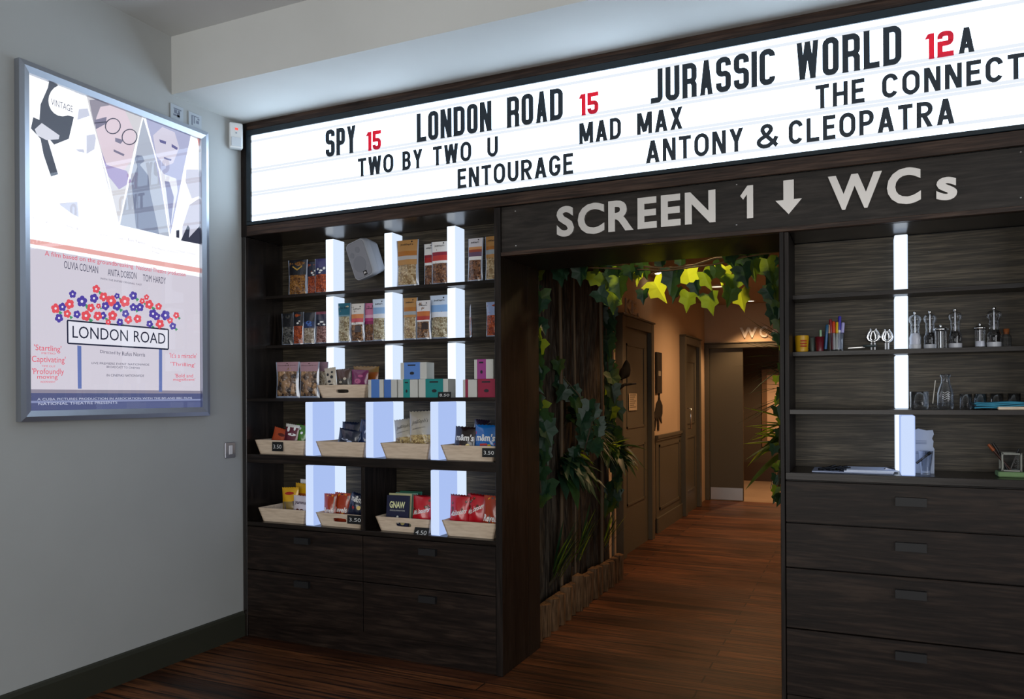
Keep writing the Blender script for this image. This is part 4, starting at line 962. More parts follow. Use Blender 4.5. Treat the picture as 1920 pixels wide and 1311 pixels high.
packet('white packet with brown sweets and purple lettering in the first bottom tray', (545, 580, 931, 976), .065, B5, .028, gloss('d5ccd2'), (), [('lettering', gloss('3c2746'), [('yumnuts', -.38, .38, .62, .78, .1, .02)]), ('sweets', gloss('5e2420'), [disc(-.18, .38, .12, .10), disc(.06, .38, .12, .10)])], (-.08, .03, .03))
t = thing('card', 'plain white card standing at the back of the first bottom tray', 'card', (onY(571, 905, .2).x, .20, B5)); hh = onY(571, 899, .2).z-B5
boxo('sheet', -.03, 0, 0, .03, .002, hh, WHT, t)
def rev(label, px, Y, rot=(-.08, 0, .03)):
    return packet(label, px, Y, B5, .03, gloss('a63410'), (), [('flames', gloss('e39a1e'), [[(-.30, .35), (-.22, .35), (-.12, .95), (-.24, .92)], [(.1, .3), (.2, .3), (.28, .95), (.16, .95)]]), ('dark_streaks', gloss('301008'), [[(-.1, .3), (.0, .3), (.06, .95), (-.05, .95)], [(.3, .3), (.38, .3), (.44, .9), (.36, .9)]]), ('lettering', WHT, [('Revels', -.44, .40, .34, .52, .15, .03)])], rot, 'orange and red streaked packets')
rev('orange streaked packet at the left of the second bottom tray', (603, 626, 926, 985), .07)
rev('orange streaked packet overlapping its twin in the second bottom tray', (622, 650, 925, 985), .095, (-.06, .05, .05))
mm('navy packet of round sweets slumped against the partition, bottom row', (642, 675, 930, 988), .07, B5, gloss('0d1a34'), (-.1, .25, .05), (), .70)
def book(label, px, Y, colr, txt, lean):
    xl, xr, yt, yb = px; x, w, h = place(xl, xr, yt, yb, Y, B5)
    T = thing('chocolate_bar', label, 'chocolate bar', (x, Y+.008, B5), .06, 'boxed chocolate bars in the bottom tray', (lean, 0, .06))
    boxo('carton', -w/2, 0, 0, w/2, .013, h, col(colr), T, .001)
    if txt:
        m = MB(); write(m, 'GNAW', (0, -.0006, 0), (1, 0, 0), (0, 0, 1), -w*.36, w*.34, h*.62, h*.82, 0, 0, .03); m.build('lettering', col('e4e6b0'), T)
        m = MB(); write(m, 'CHOCOLATE BUTTONS', (0, -.0006, 0), (1, 0, 0), (0, 0, 1), -w*.34, w*.34, h*.53, h*.57)
        m.prism(disc(.02*w, h*.36, .05*w, .04*h), (0, 0, 0), (1, 0, 0), (0, 0, 1), .0006); m.prism([(-.03*w, h*.16), (.09*w, h*.16), (.06*w, h*.33), (.0, h*.33)], (0, 0, 0), (1, 0, 0), (0, 0, 1), .0006)
        m.build('emblem', col('d5d8cf'), T); m = MB()
        m.prism(disc(-.24*w, h*.20, .11*w, .08*h), (0, 0, 0), (1, 0, 0), (0, 0, 1), .0006); m.prism(disc(.26*w, h*.19, .10*w, .07*h), (0, 0, 0), (1, 0, 0), (0, 0, 1), .0006); m.build('round_motifs', col('a79c62'), T)
book('navy boxed chocolate bar with cream lettering at the front of its tray', (722, 762, 930, 992), .055, '1b1f3c', 1, -.10)
book('cream boxed chocolate bar just behind the navy lettered one', (726, 766, 926, 990), .078, 'b7b48a', 0, -.10)
book('pale green boxed chocolate bar behind the cream one', (738, 777, 925, 988), .105, '6f9c86', 0, -.10)
book('dark green boxed chocolate bar, rearmost in its tray', (746, 785, 922, 986), .135, '1d5a44', 0, -.10)
MRED = gloss('bd1222')
def malt(label, px, Y, rise=.35, rot=(-.1, .03, .03)):
    bl = [disc(random.uniform(-.4, .4), random.uniform(.5, .92), .055, .04, 8) for _ in range(7)]
    return packet(label, px, Y, B5, .045, MRED, ((.93, 1, gloss('6a0a12')),), [('balls', gloss('5a2a1a'), bl), ('ball_rims', gloss('c98a72'), [disc(b[0][0]-.055+.02, b[0][1]+.02, .02, .012, 6) for b in bl]), ('lettering', WHT, [('Maltesers', -.42, .40, .40, .54, .35, .02, rise)])], rot, 'bright red packets of chocolate balls')
malt('red packet of chocolate balls beside the boxed chocolate bars', (767, 804, 930, 996), .06, .25)
malt('red packet of chocolate balls at the left of the right-end bottom tray', (837, 873, 929, 1000), .065, .25)
malt('red packet of chocolate balls tilted, second in the right-end bottom tray', (866, 908, 929, 1003), .085, .55, (-.1, .08, .03))
rev('orange streaked packet at the right end of the bottom row', (900, 934, 931, 1006), .060, (-.08, .05, 0))
price_tag('black price tag on the orange packets\' tray by the partition', (651, 680, 968, 982), .022, '3.50', (-.02, 0, 0))
price_tag('black price tag lying against the chocolate bars\' tray', (774, 801, 990, 1007), .010, '4.50', (-.45, 0, 0))

# loudspeaker on its bracket, top shelf
t = thing('loudspeaker', 'grey wall loudspeaker tilted on a bracket between the first two lit dividers', 'speaker')
c0 = onY(673, 485, .19); 
t.location = (c0.x+.022, .225, c0.z); t.rotation_euler = (math.radians(10), math.radians(-14), math.radians(-8))
W_, H_ = .073, .110
def rrect(w, h, r, n=6):
    P = []
    for cx, cy, a in ((w-r, h-r, 0), (-w+r, h-r, 90), (-w+r, -h+r, 180), (w-r, -h+r, 270)): P += arc(cx, cy, r, r, a, a+90, n)
    return P
GREYP = pm((.36, .38, .42), .42, name='grey_speaker_shell'); MESH = pm((.24, .25, .28), .55, name='speaker_mesh')
m = MB(); L = [[(p[0]*k, y, p[1]*k) for p in rrect(W_, H_, .03)] for k, y in ((.97, -.055), (1.0, -.045), (1.0, -.01), (.80, .07))]
n_ = len(L[0])
for a, b in zip(L, L[1:]):
    m.add(a+b, [(i, (i+1) % n_, n_+(i+1) % n_, n_+i) for i in range(n_)], 0, False)
m.add(L[0], [tuple(range(n_))]); m.add(L[-1], [tuple(range(n_-1, -1, -1))])
m.build('cabinet', GREYP, t)
MB().prism(rrect(W_*.90, H_*.93, .026), (0, -.0552, 0), (1, 0, 0), (0, 0, 1), .004).build('grille', MESH, t, .002)
m = MB(); m.prism(disc(-.004, -.027, .046, .046, 28), (0, -.059, 0), (1, 0, 0), (0, 0, 1), .0015); m.build('woofer', pm((.20, .21, .24), .6), t)
m = MB(); m.prism(disc(.009, .054, .017, .017, 18), (0, -.059, 0), (1, 0, 0), (0, 0, 1), .0015); m.prism(disc(-.039, .035, .0155, .0155, 18), (0, -.059, 0), (1, 0, 0), (0, 0, 1), .0015); m.build('tweeters', pm((.20, .21, .24), .6), t)
m = MB(); m.prism([(.003, -.096), (.029, -.096), (.029, -.071), (.003, -.071)], (0, -.059, 0), (1, 0, 0), (0, 0, 1), .002); bd = m.build('badge', BLACKP, t)
m = MB(); write(m, 'JBL', (0, -.0615, 0), (1, 0, 0), (0, 0, 1), .006, .026, -.090, -.077, 0, 0, .02); m.build('badge_letters', WHT, bd)
MB().box(-.02, .068, -.02, .02, .072, .02).build('bracket', IRON, t)
# ------------------------------------------------------------------ goods on the right shelves
R2, R3, R4 = 1.586, RS3, 1.066
def stand(name, label, cat, px, Y, zb, group=None, rot=None, rz=0):
    """an Empty standing on a shelf; returns it with the width and height the photograph gives"""
    xl, xr, yt, yb = px; x, w, h = place(xl, xr, yt, yb, Y, zb)
    return thing(name, label, cat, (x, Y, zb+.0005), rz, group, rot), w, h
# yellow tub
t, w_, h_ = stand('storage_tub', 'small yellow tub with red print at the left end of the second right-hand shelf', 'tub', (1490, 1517, 630, 660), .225, R2)
MB().lathe([(w_*.42, 0), (w_*.46, h_*.15), (w_*.44, h_*.2), (w_*.5, h_*.85), (w_*.48, h_)], seg=28).build('tub_body', pm('c99a1c', .35), t)
MB().lathe([(w_*.46, h_*.90), (w_*.47, h_*.97), (w_*.30, h_*1.0), (0, h_*1.0)], seg=24).build('lid', pm('a87c16', .4), t)
m = MB(); 
for k in range(3):
    P = [(w_*.502*math.cos(-PI/2+a), w_*.502*math.sin(-PI/2+a), h_*(.35+k*.16)) for a in lsp(-.1, .75, 6)]; m.tube(P, .0035, 6)
m.build('print', pm('b4441c', .5), t)
t, w_, h_ = stand('cup', 'small grey-green cup beside the yellow tub', 'cup', (1518, 1529, 634, 660), .24, R2)
MB().lathe([(w_*.36, 0), (w_*.5, h_), (w_*.44, h_), (w_*.3, .006), (0, .006)], seg=20).build('cup_body', pm('4c5652', .5), t)
t, w_, h_ = stand('beaker', 'dark red beaker holding brushes on the second right-hand shelf', 'beaker', (1528, 1546, 632, 660), .225, R2)
MB().lathe([(w_*.40, 0), (w_*.5, h_), (w_*.46, h_), (w_*.36, .006), (0, .006)], seg=24).build('beaker_body', pm('5e1620', .3), t)
def pen(label, px0, px1, Y, r, colr, cap=None, fr=.3, group='pens and markers in the cups'):
    a = onY(px0[0], px0[1], Y); b = onY(px1[0], px1[1], Y); a.z = max(a.z, R2+.009)
    T = thing('pen', label, 'pen', a, 0, group); d = b-a; k = d*(1-fr)
    MB().tube([(0, 0, 0), tuple(k)], r, 10).build('barrel', pm(colr, .35), T)
    MB().tube([tuple(k), tuple(d*.97), tuple(d)], [r*1.15, r*1.15, r*.8], 10).build('cap', pm(cap or colr, .35), T)
pen('slim white and green brush handle standing in the dark red beaker', (1539, 655), (1538.5, 619), .225, .0045, 'd8d8dc', '8fb590', .35)
pen('blue marker standing between the red beaker and the clear pot', (1548, 655), (1551, 609), .215, .006, '2f5d8c', '24567a')
t, w_, h_ = stand('pen_pot', 'clear plastic pot crammed with coloured markers on the second right-hand shelf', 'pot', (1552, 1584, 625, 659), .235, R2)
MB().lathe([(w_*.46, 0), (w_*.5, h_), (w_*.47, h_), (w_*.43, .004), (0, .004)], seg=28).build('pot_body', ACRYL, t)
for a, b, c, e, lb in (((1556, 656), (1554, 609), 'b9a489', 'c49a72', 'tan pencil at the left of the clear pot'), ((1561, 656), (1557, 599), '7d1f2a', '7d1f2a', 'dark red marker in the clear pot'),
                      ((1564, 656), (1563, 603), 'd9d4d0', 'c2401c', 'marker with red-orange cap in the clear pot'), ((1569, 656), (1570, 604), 'd9d8cc', 'd3b019', 'marker with yellow cap in the clear pot'),
                      ((1573, 656), (1574.5, 593), 'cfd0da', '3b33a0', 'tallest marker with purple-blue cap in the clear pot'), ((1577, 656), (1581, 605), 'cfdbee', 'a9a6dc', 'marker with pale lilac cap at the right of the clear pot')):
    pen(lb, a, b, .235, .006, c, e, .42)
# scissors lying flat
t = thing('scissors', 'grey scissors lying flat beside the clear pot of markers', 'scissors', (onY(1616, 656, .21).x, .215, R2+.006))
m = MB(); m.prism([(-.055, -.004), (.012, -.008), (.012, .004), (-.055, .002)], (0, 0, .006), (1, .25, .04), (0, 1, 0), .002); m.prism([(-.055, -.002), (.012, -.002), (.012, .009), (-.055, .003)], (0, 0, .0085), (1, -.15, .04), (0, 1, 0), .002)
m.build('blades', STEEL, t)
m = MB(); m.tube([(.030+.022*math.cos(q), .014+.016*math.sin(q), .014) for q in lsp(0, 2*PI, 16)[:-1]], .005, 8, 0, True); m.tube([(.030+.022*math.cos(q), -.018+.014*math.sin(q), .012) for q in lsp(0, 2*PI, 16)[:-1]], .005, 8, 0, True); m.build('handles', pm('3b4648', .4), t)
# chrome looped openers
for px, lb in (((1625, 1649, 617, 656), 'chrome looped tool on two posts, the larger of the pair beside the lit divider'), ((1653, 1673, 618, 656), 'chrome looped tool on two posts, the smaller one nearest the lit divider')):
    t, w_, h_ = stand('corkscrew', lb, 'corkscrew', px, .235, R2, 'chrome looped tools')
    MB().tube([(.13*w_*s, 0, z) for s, z in ((-1, 0), (-1, h_*.42))], .0035, 10).build('post', pm('e6e8ee', .3), t); MB().tube([(.13*w_, 0, 0), (.13*w_, 0, h_*.42)], .0035, 10).build('post', pm('e6e8ee', .3), t)
    m = MB()
    for s in (-1, 1):
        m.tube([(s*w_*x, -.004, h_*z) for x, z in ((.08, .40), (.36, .48), (.46, .62), (.36, .80), (.18, .94), (.24, 1.0))], [.006, .007, .007, .006, .005, .004], 10)
        m.tube([(s*w_*x, .004, h_*z) for x, z in ((.03, .42), (.2, .55), (.18, .70), (.05, .90))], .004, 8)
    m.build('loop', CHROME, t)
# mills
def mill(label, px, Y, tall, fill=None):
    t, w_, h_ = stand('spice_mill', label, 'spice mill', px, Y, R2, 'clear spice mills'); r = w_/2
    if tall:
        MB().lathe([(r*.92, h_*.0), (r*.95, h_*.12)], seg=28).build('base', pm('b9bcc4', .3), t)
        MB().lathe([(r*.93, h_*.121), (r*.90, h_*.22), (r*.96, h_*.30), (r*.74, h_*.40), (r*.66, h_*.50), (r*.74, h_*.60)], seg=28).build('mill_body', ACRYL, t)
        MB().lathe([(r*.76, h_*.605), (r*.66, h_*.66), (r*.90, h_*.72), (r*1.0, h_*.80), (r*.84, h_*.88), (r*.3, h_*.92)], seg=28).build('head', ACRYL, t)
        MB().lathe([(.0022, h_*.13), (.0022, h_*.91)], seg=8).build('spindle', CHROME, t)
        MB().lathe([(r*.16, h_*.921), (r*.22, h_*.95), (r*.26, h_*.985), (r*.1, h_)], seg=16).build('knob', CHROME, t)
        if fill: MB().lathe([(r*.82, h_*.125), (r*.80, h_*.22), (r*.84, h_*.30), (r*.62, h_*.42), (0, h_*.44)], seg=24).build('filling', fill, t)
    else:
        MB().lathe([(r*.80, 0), (r*.80, h_*.70)], seg=28).build('mill_body', ACRYL, t)
        MB().lathe([(r*.80, h_*.705), (r*1.0, h_*.74), (r*1.0, h_*.80), (r*.5, h_*.86), (r*.14, h_*.88)], seg=28).build('head', CHROME, t)
        MB().lathe([(.0025, h_*.02), (.0025, h_*.86)], seg=8).build('spindle', CHROME, t)
        MB().lathe([(r*.14, h_*.881), (r*.18, h_*.95), (0, h_)], seg=14).build('knob', CHROME, t)
        if fill: MB().lathe([(r*.70, .004), (r*.70, h_*.25), (0, h_*.27)], seg=20).build('filling', fill, t)
SALT = pm('d9d9e2', .8); PEPPER = nuts('peppercorns', '0d0b0a', '2b2420', 180)
mill('tall clear mill filled with white salt, nearest the lit divider', (1704, 1728, 585, 655), .235, 1, SALT)
mill('tall clear mill with dark lower body, second from the lit divider', (1731, 1757, 583, 655), .245, 1, PEPPER)
mill('short clear mill standing between two tall ones', (1749, 1779, 608, 654), .205, 0)
mill('tall clear mill with dark lower body, third from the lit divider', (1777, 1805, 579, 654), .235, 1, PEPPER)
mill('short clear mill with white salt, left of the last tall mill', (1824, 1851, 605, 653), .235, 0, SALT)
mill('tall clear mill with dark lower body, furthest from the lit divider', (1849, 1879, 576, 652), .222, 1, PEPPER)
t, w_, h_ = stand('jar', 'small glass jar with a cork stopper at the right of the mills', 'jar', (1876, 1898, 617, 651), .235, R2)
MB().lathe([(w_*.46, 0), (w_*.46, h_*.55), (w_*.26, h_*.72), (w_*.26, h_*.82)], seg=24).build('jar_body', GLASS, t)
MB().lathe([(w_*.24, h_*.70), (w_*.27, h_), (0, h_)], seg=16).build('cork', pm('8a4a1e', .8), t)
# tumblers and carafe
def tumbler(label, px, Y, zb):
    t, w_, h_ = stand('tumbler', label, 'glass', px, Y, zb, 'clear tumblers'); r = w_/2
    MB().lathe([(r*.88, 0), (r*.94, h_*.1), (r, h_), (r*.93, h_), (r*.86, h_*.14), (0, h_*.12)], seg=36).build('glass_body', GLASS, t)
    return t
tumbler('wide clear tumbler right beside the lit divider', (1706, 1742, 735, 768), .13, R3)
tumbler('clear tumbler, first to the right of the carafe', (1798, 1823, 739, 767), .13, R3)
tumbler('clear tumbler, second to the right of the carafe', (1825, 1851, 739, 767), .13, R3)
tumbler('clear tumbler behind the turquoise cloth, left one', (1855, 1882, 738, 766), .20, R3)
tumbler('clear tumbler behind the turquoise cloth, right one', (1888, 1914, 738, 766), .20, R3)
t, w_, h_ = stand('carafe', 'clear glass milk-bottle carafe among the tumblers', 'carafe', (1757, 1789, 702, 768), .13, R3); r = w_/2
MB().lathe([(r*.90, 0), (r, h_*.08), (r, h_*.45), (r*.80, h_*.62), (r*.55, h_*.76), (r*.52, h_*.90), (r*.66, h_*.93), (r*.66, h_), (r*.56, h_), (r*.46, h_*.88), (r*.50, h_*.74), (r*.74, h_*.60), (r*.93, h_*.44), (r*.93, h_*.10), (0, h_*.07)], seg=36).build('glass_body', GLASS, t)
m = MB()
for dz in (.30, .36, .42, .48): m.tube([((r*1.003)*math.sin(a), -(r*1.003)*math.cos(a), h_*(dz+.02*math.sin(a*9))) for a in lsp(-.45, .45, 8)], .0012, 4)
m.build('etched_mark', pm('c9ccd2', .6), t)
t, w_, h_ = stand('stirrer_holder', 'tiny glass block holding a thin upright stick beside the carafe', 'holder', (1744, 1758, 757, 768), .12, R3)
boxo('block', -w_/2, -.02, 0, w_/2, .02, h_, GLASS, t, .001); MB().tube([(-.004, 0, h_), (.006, 0, h_+.095)], .002, 6).build('stick', pm('c8c4bc', .5), t)
# turquoise cloth with pale board on it
t = thing('folded_cloth', 'folded turquoise cloth at the right end of the glass shelf', 'cloth', (3.835, .10, R3+.006))
m = MB()
for k in range(4):
    z0_ = k*.0065; ww = .115-.006*(k % 2); V, F = grid(lambda u, v: ((u-.5)*2*ww, (v-.5)*.12, z0_+.004+.0022*math.sin(9*u+k)+.002*math.sin(7*v+k)), lsp(0, 1, 10), lsp(0, 1, 4)); m.add(V, F, 0, True)
    V2 = [(x, y, z-.005) for x, y, z in V]; m.add(V2, [tuple(reversed(f)) for f in F], 0, True)
    n_ = 11; ed = list(range(n_))
    for i in range(10): m.add([V2[i], V2[i+1], V[i+1], V[i]], [(0, 1, 2, 3)], 0, True)
m.build('cloth_layers', pm('2f7f9c', .8), t)
t = thing('chopping_board', 'small pale wooden board lying in front of the turquoise cloth', 'board', (3.88, .025, R3+.0005)); boxo('board', -.085, -.012, 0, .08, .010, .012, PINE, t, .003)
# counter: clipboard with papers, notepad, glass, pen
t = thing('clipboard', 'clipboard with pale blue papers lying on the right-hand counter', 'clipboard', (onY(1612, 879, .12).x, .125, R4+.001))
boxo('board', -.185, -.09, 0, .125, .10, .005, pm('8f9bb8', .4), t, .001)
m = MB(); m.box(-.06, -.085, .005, .128, .095, .010); m.box(-.05, -.08, .010, .13, .09, .014); m.build('papers', pm('c9d3e6', .6), t)
m = MB()
for k in range(7): m.tube([(-.16+.014*k, -.055+.012*(k % 3), .010), (-.11+.012*k, -.01+.02*((k*2) % 3), .016+.004*(k % 2))], .005, 8)
m.build('clip', BLACKP, t)
t = thing('bulldog_clip', 'black bulldog clip with white paper by the foot of the lit divider', 'clip', (3.415, .14, R4+.001), .3)
m = MB(); m.prism([(-.035, 0), (.035, 0), (.012, .022), (-.012, .018)], (0, 0, 0), (1, 0, 0), (0, 0, 1), .02); m.build('clip_body', BLACKP, t)
MB().prism([(-.03, .006), (.035, .002), (.03, .010), (-.015, .020)], (0, -.0215, 0), (1, 0, 0), (0, 0, 1), .002).build('paper', WHT, t)
t, w_, h_ = stand('notepad', 'pale grey torn-edged notepad propped behind a glass on the right-hand counter', 'notepad', (1714, 1753, 804, 888), .16, R4)
m = MB(); m.prism([(-w_*.48, 0), (w_*.46, 0), (w_*.47, h_*.55), (w_*.40, h_*.60), (w_*.43, h_*.72), (w_*.36, h_*.78), (w_*.45, h_*.88), (w_*.40, h_*.97), (w_*.1, h_*.96), (-w_*.3, h_), (-w_*.5, h_*.96)], (0, 0, 0), (1, 0, 0), (0, 0, 1), .012); m.build('paper_block', pm('a3adbe', .7), t)
m = MB()
for z in (.44, .47, .66, .69, .72): m.box(-w_*.42, -.0128, h_*z, w_*(.1 if z > .6 else .2), -.012, h_*z+.002)
m.build('ruled_lines', pm('66728a', .7), t)
t, w_, h_ = stand('tumbler', 'clear glass with a pen leaning in it, in front of the grey notepad', 'glass', (1722, 1750, 846, 886), .10, R4); r = w_/2
MB().lathe([(r*.7, 0), (r*.62, h_*.1), (r, h_), (r*.93, h_), (r*.55, h_*.16), (0, h_*.14)], seg=32).build('glass_body', GLASS, t)
a = onY(1718, 869, .085); b = onY(1745, 848, .085); t = thing('pen', 'black pen leaning diagonally across the glass by the grey notepad', 'pen', a); d = b-a
MB().tube([(0, 0, 0), tuple(d*.8)], .005, 10).build('barrel', pm('22252c', .35), t); MB().tube([tuple(d*.8), tuple(d)], .0065, 10).build('cap', BLACKP, t)
t, w_, h_ = stand('wire_holder', 'square wire and glass holder with brushes at the right end of the counter', 'holder', (1877, 1912, 849, 882), .14, R4+.022)
m = MB(); e_ = .003; hw = w_/2
for sx in (-1, 1):
    for sy in (-1, 1): m.box(sx*hw-e_, sy*hw-e_, 0, sx*hw+e_, sy*hw+e_, h_)
for z in (0, h_-2*e_):
    for s in (-1, 1): m.box(-hw, s*hw-e_, z, hw, s*hw+e_, z+2*e_); m.box(s*hw-e_, -hw, z, s*hw+e_, hw, z+2*e_)
m.box(-hw, -hw, 0, hw, hw, .003); m.build('wire_frame', pm('6a6c66', .4, .6), t); m = MB().lathe([((hw-2*e_)*1.414, .004), ((hw-2*e_)*1.414, h_-.008)], seg=4, T=Matrix.Rotation(PI/4, 4, 'Z')); m.s = [False]*len(m.s)
m.build('glass_sides', GLASS, t)
base = t.location.copy()
for lb, x0_, x1_, zt_, rr, cc, ct in (('dark brush with orange ferrule leaning left out of the wire holder', .0, -.075, .10, .007, '3a1c10', '8a4216'), ('black brush leaning left beside the orange one', -.01, -.060, .105, .006, '15110f', '1a1512'), ('thin grey knife handle leaning right out of the wire holder', .0, .030, .085, .004, '5b5750', '1a1a1a')):
    T = thing('brush', lb, 'brush', (base.x, base.y, base.z+.004), 0, 'brushes in the wire holder')
    MB().tube([(x0_, 0, 0), (x1_*.75, 0, zt_*.75)], rr*.7, 8).build('shaft', pm(cc, .5), T); MB().tube([(x1_*.75, 0, zt_*.75), (x1_, 0, zt_)], [rr, rr*.8], 8).build('tip', pm(ct, .5), T)
t = thing('sponge', 'green sponge under the wire holder on the counter', 'sponge', (base.x+.002, base.y-.005, R4+.0005)); boxo('sponge_body', -.05, -.045, 0, .05, .045, .021, plaster('green_sponge', (.16, .26, .12), .95, .3), t, .004)

# ------------------------------------------------------------------ the jungle in the corridor
def leaf(mb, P, size, ang, tilt=0.0, yaw=0.0, mi=0, fold=.18):
    """a five-lobed ivy leaf hanging from P, tip pointing along ang (degrees, 270 is down)"""
    sh = [(0, 0), (.22, .12), (.50, .02), (.36, -.26), (.40, -.52), (.16, -.62), (0, -1.0), (-.16, -.62), (-.40, -.52), (-.36, -.26), (-.50, .02), (-.22, .12)]
    R_ = Matrix.Rotation(yaw, 3, 'Z') @ Matrix.Rotation(tilt, 3, 'X') @ Matrix.Rotation(math.radians(ang-270), 3, 'Y').inverted()
    V = [Vector(P)+R_ @ Vector((x*size, -abs(x)*fold*size*2+(.12*size*y*y), y*size)) for x, y in sh]
    C_ = Vector(P)+R_ @ Vector((0, .04*size, -.30*size)); n = len(V)
    mb.add(V+[C_], [(i, (i+1) % n, n) for i in range(n)], mi, False)
def blade(mb, P, d, L, w_, droop, mi=0, n=5):
    """a narrow curving leaf from P along d"""
    d = Vector(d).normalized(); s = d.cross(Vector((0, 0, 1)));
    s = s.normalized() if s.length > 1e-3 else Vector((1, 0, 0)); V = []; F = []
    for i in range(n+1):
        k = i/n; c = Vector(P)+d*(L*k)+Vector((0, 0, -droop*L*k*k)); ww = w_*(math.sin(PI*min(1, .12+.88*k))**.7 if k < 1 else 0)
        V += [c-s*ww/2, c+Vector((0, 0, -ww*.15)), c+s*ww/2]
    for i in range(n):
        F += [(i*3, i*3+1, i*3+4, i*3+3), (i*3+1, i*3+2, i*3+5, i*3+4)]
    mb.add(V, F, mi, True)
def oval_leaf(mb, P, d, L, w_, droop, mi=0): blade(mb, P, d, L, w_, droop, mi, 6)

t = thing('bark_screen', 'rustic screen of rough bark slabs lining the left side of the corridor', 'screen', (1.52, 0, 0))
rg = random.Random(5); y = .515; k = 0
while y < 2.2:
    wd = rg.uniform(.09, .19); m = MB(); zt = rg.uniform(2.25, 2.5); n = 6; V = []
    us = lsp(0, 1, 5); vs = lsp(0, 1, 14)
    V, F = grid(lambda u, v: (.022*math.sin(PI*u)+rg.uniform(-.008, .010), y+u*wd+rg.uniform(-.008, .008), .0+v*zt), us, vs)
    F = [tuple(f) for f in F]; m.add(V, F, 0, False); V2, F2 = grid(lambda u, v: (-.03, y+u*wd, v*zt), us, [0, 1]); m.add(V2, [tuple(reversed(f)) for f in F2])
    m.build('bark_slab', BARK, t); y += wd*.97; k += 1
for px, r in ((1052, .012), (1078, .008), (1128, .014), (1149, .012)):
    q = onX(px, 950, 1.585); MB().tube([(q.x-1.52, q.y, .12), (q.x-1.52+.004, q.y+.01, 1.3), (q.x-1.52, q.y-.005, 2.3)], r, 8).build('cane', pm('5b4a36', .7), t)
q = onX(1171, 700, 1.60); MB().tube([(q.x-1.58, q.y, q.z-.13), (q.x-1.52, q.y, q.z-.090), (q.x-1.52+.09, q.y+.02, q.z-.082)], [.016, .012, .007], 8).build('branch_stub', BARK, t)
rg = random.Random(9); y = .53; i = 0
words = ['nearest the opening', 'second from the opening', 'third from the opening', 'fourth from the opening', 'fifth from the opening', 'sixth from the opening', 'seventh from the opening', 'eighth from the opening', 'ninth from the opening', 'tenth from the opening', 'eleventh from the opening', 'twelfth from the opening', 'thirteenth from the opening', 'fourteenth from the opening', 'fifteenth from the opening', 'sixteenth from the opening']
while y < 2.16 and i < 16:
    r = rg.uniform(.045, .062); hh = rg.uniform(.185, .235); m = MB()
    V, F = grid(lambda u, v: (1.60+r*1.0*math.sin(PI*u)*(1+.12*math.sin(9*u*PI+i)), y+r*2*u, v*hh), lsp(0, 1, 8), lsp(0, 1, 4)); m.add([(x-1.60, yy-y, z) for x, yy, z in V], F, 0, True)
    m.add([(0, 0, 0), (0, r*2, 0), (0, r*2, hh), (0, 0, hh)], [(0, 3, 2, 1)]); m.add([(x-1.60, yy-y, z) for x, yy, z in V[-9:]], [tuple(range(9))])
    T = thing('split_log', 'upright split log edging the foot of the bark screen, %s' % words[i], 'log', (1.60, y, .001), 0, 'split logs along the corridor floor', (0, rg.uniform(-.02, .06), 0)); m.build('log_body', LOGWOOD, T)
    y += r*2+.004; i += 1

t = thing('ivy_garland', 'ivy garland with glowing yellow-green leaves hung across the top of the corridor opening', 'ivy', (2.3, .6, 2.05))
O_ = Vector((2.3, .6, 2.05)); m = MB()
GL = [(1010, 508, 34, 260, 0), (1050, 505, 40, 285, 2), (1088, 500, 42, 265, 2), (1112, 508, 46, 300, 0), (1138, 512, 54, 288, 0), (1155, 498, 40, 250, 2), (1160, 520, 50, 275, 0), (1150, 548, 46, 262, 0), (1120, 545, 38, 300, 2),
      (1200, 505, 36, 270, 1), (1226, 528, 52, 300, 1), (1262, 508, 50, 265, 2), (1288, 505, 46, 275, 1), (1318, 510, 44, 285, 0), (1335, 498, 40, 300, 2), (1360, 500, 42, 262, 1), (1372, 515, 46, 290, 0), (1392, 500, 48, 280, 2),
      (1412, 488, 46, 262, 0), (1438, 486, 50, 285, 0), (1452, 505, 56, 270, 2), (1456, 540, 54, 265, 0), (1436, 540, 34, 300, 2), (1372, 542, 40, 250, 0), (1388, 545, 44, 282, 1), (1328, 552, 44, 280, 0), (1292, 548, 42, 262, 0), (1300, 530, 30, 290, 2), (1455, 575, 40, 262, 2), (1460, 600, 30, 270, 0), (1458, 625, 26, 270, 2), (1272, 540, 34, 250, 2), (1206, 545, 30, 265, 2)]
rg = random.Random(3)
for px, py, sz, an, mi in GL:
    Yp = rg.uniform(.56, .80); q = onY(px, py, Yp); dst = (q-CAM).dot(_fw); leaf(m, q-O_, sz*dst/F_PX*.95, an+rg.uniform(-8, 8), rg.uniform(-.35, .25), rg.uniform(-.5, .3), mi)
for _ in range(26):
    px = rg.uniform(1010, 1462); py = 497-(px-1000)*.050+rg.uniform(-14, 16); q = onY(px, py, rg.uniform(.6, .95)); leaf(m, q-O_, rg.uniform(.07, .12), rg.uniform(240, 300), rg.uniform(-.5, .4), rg.uniform(-.6, .6), 2)
m.build('foliage', LEAF, t)
m = MB(); pts = [(1004, 506), (1060, 500), (1140, 495), (1200, 500), (1250, 503), (1300, 498), (1340, 485), (1400, 480), (1462, 470)]
m.tube([tuple(onY(x, y_, .70)-O_) for x, y_ in pts], .006, 8); m.tube([tuple(onY(x, y_+6+5*math.sin(x), .66)-O_) for x, y_ in pts], .004, 6); m.build('stem', pm('6a5236', .7), t)
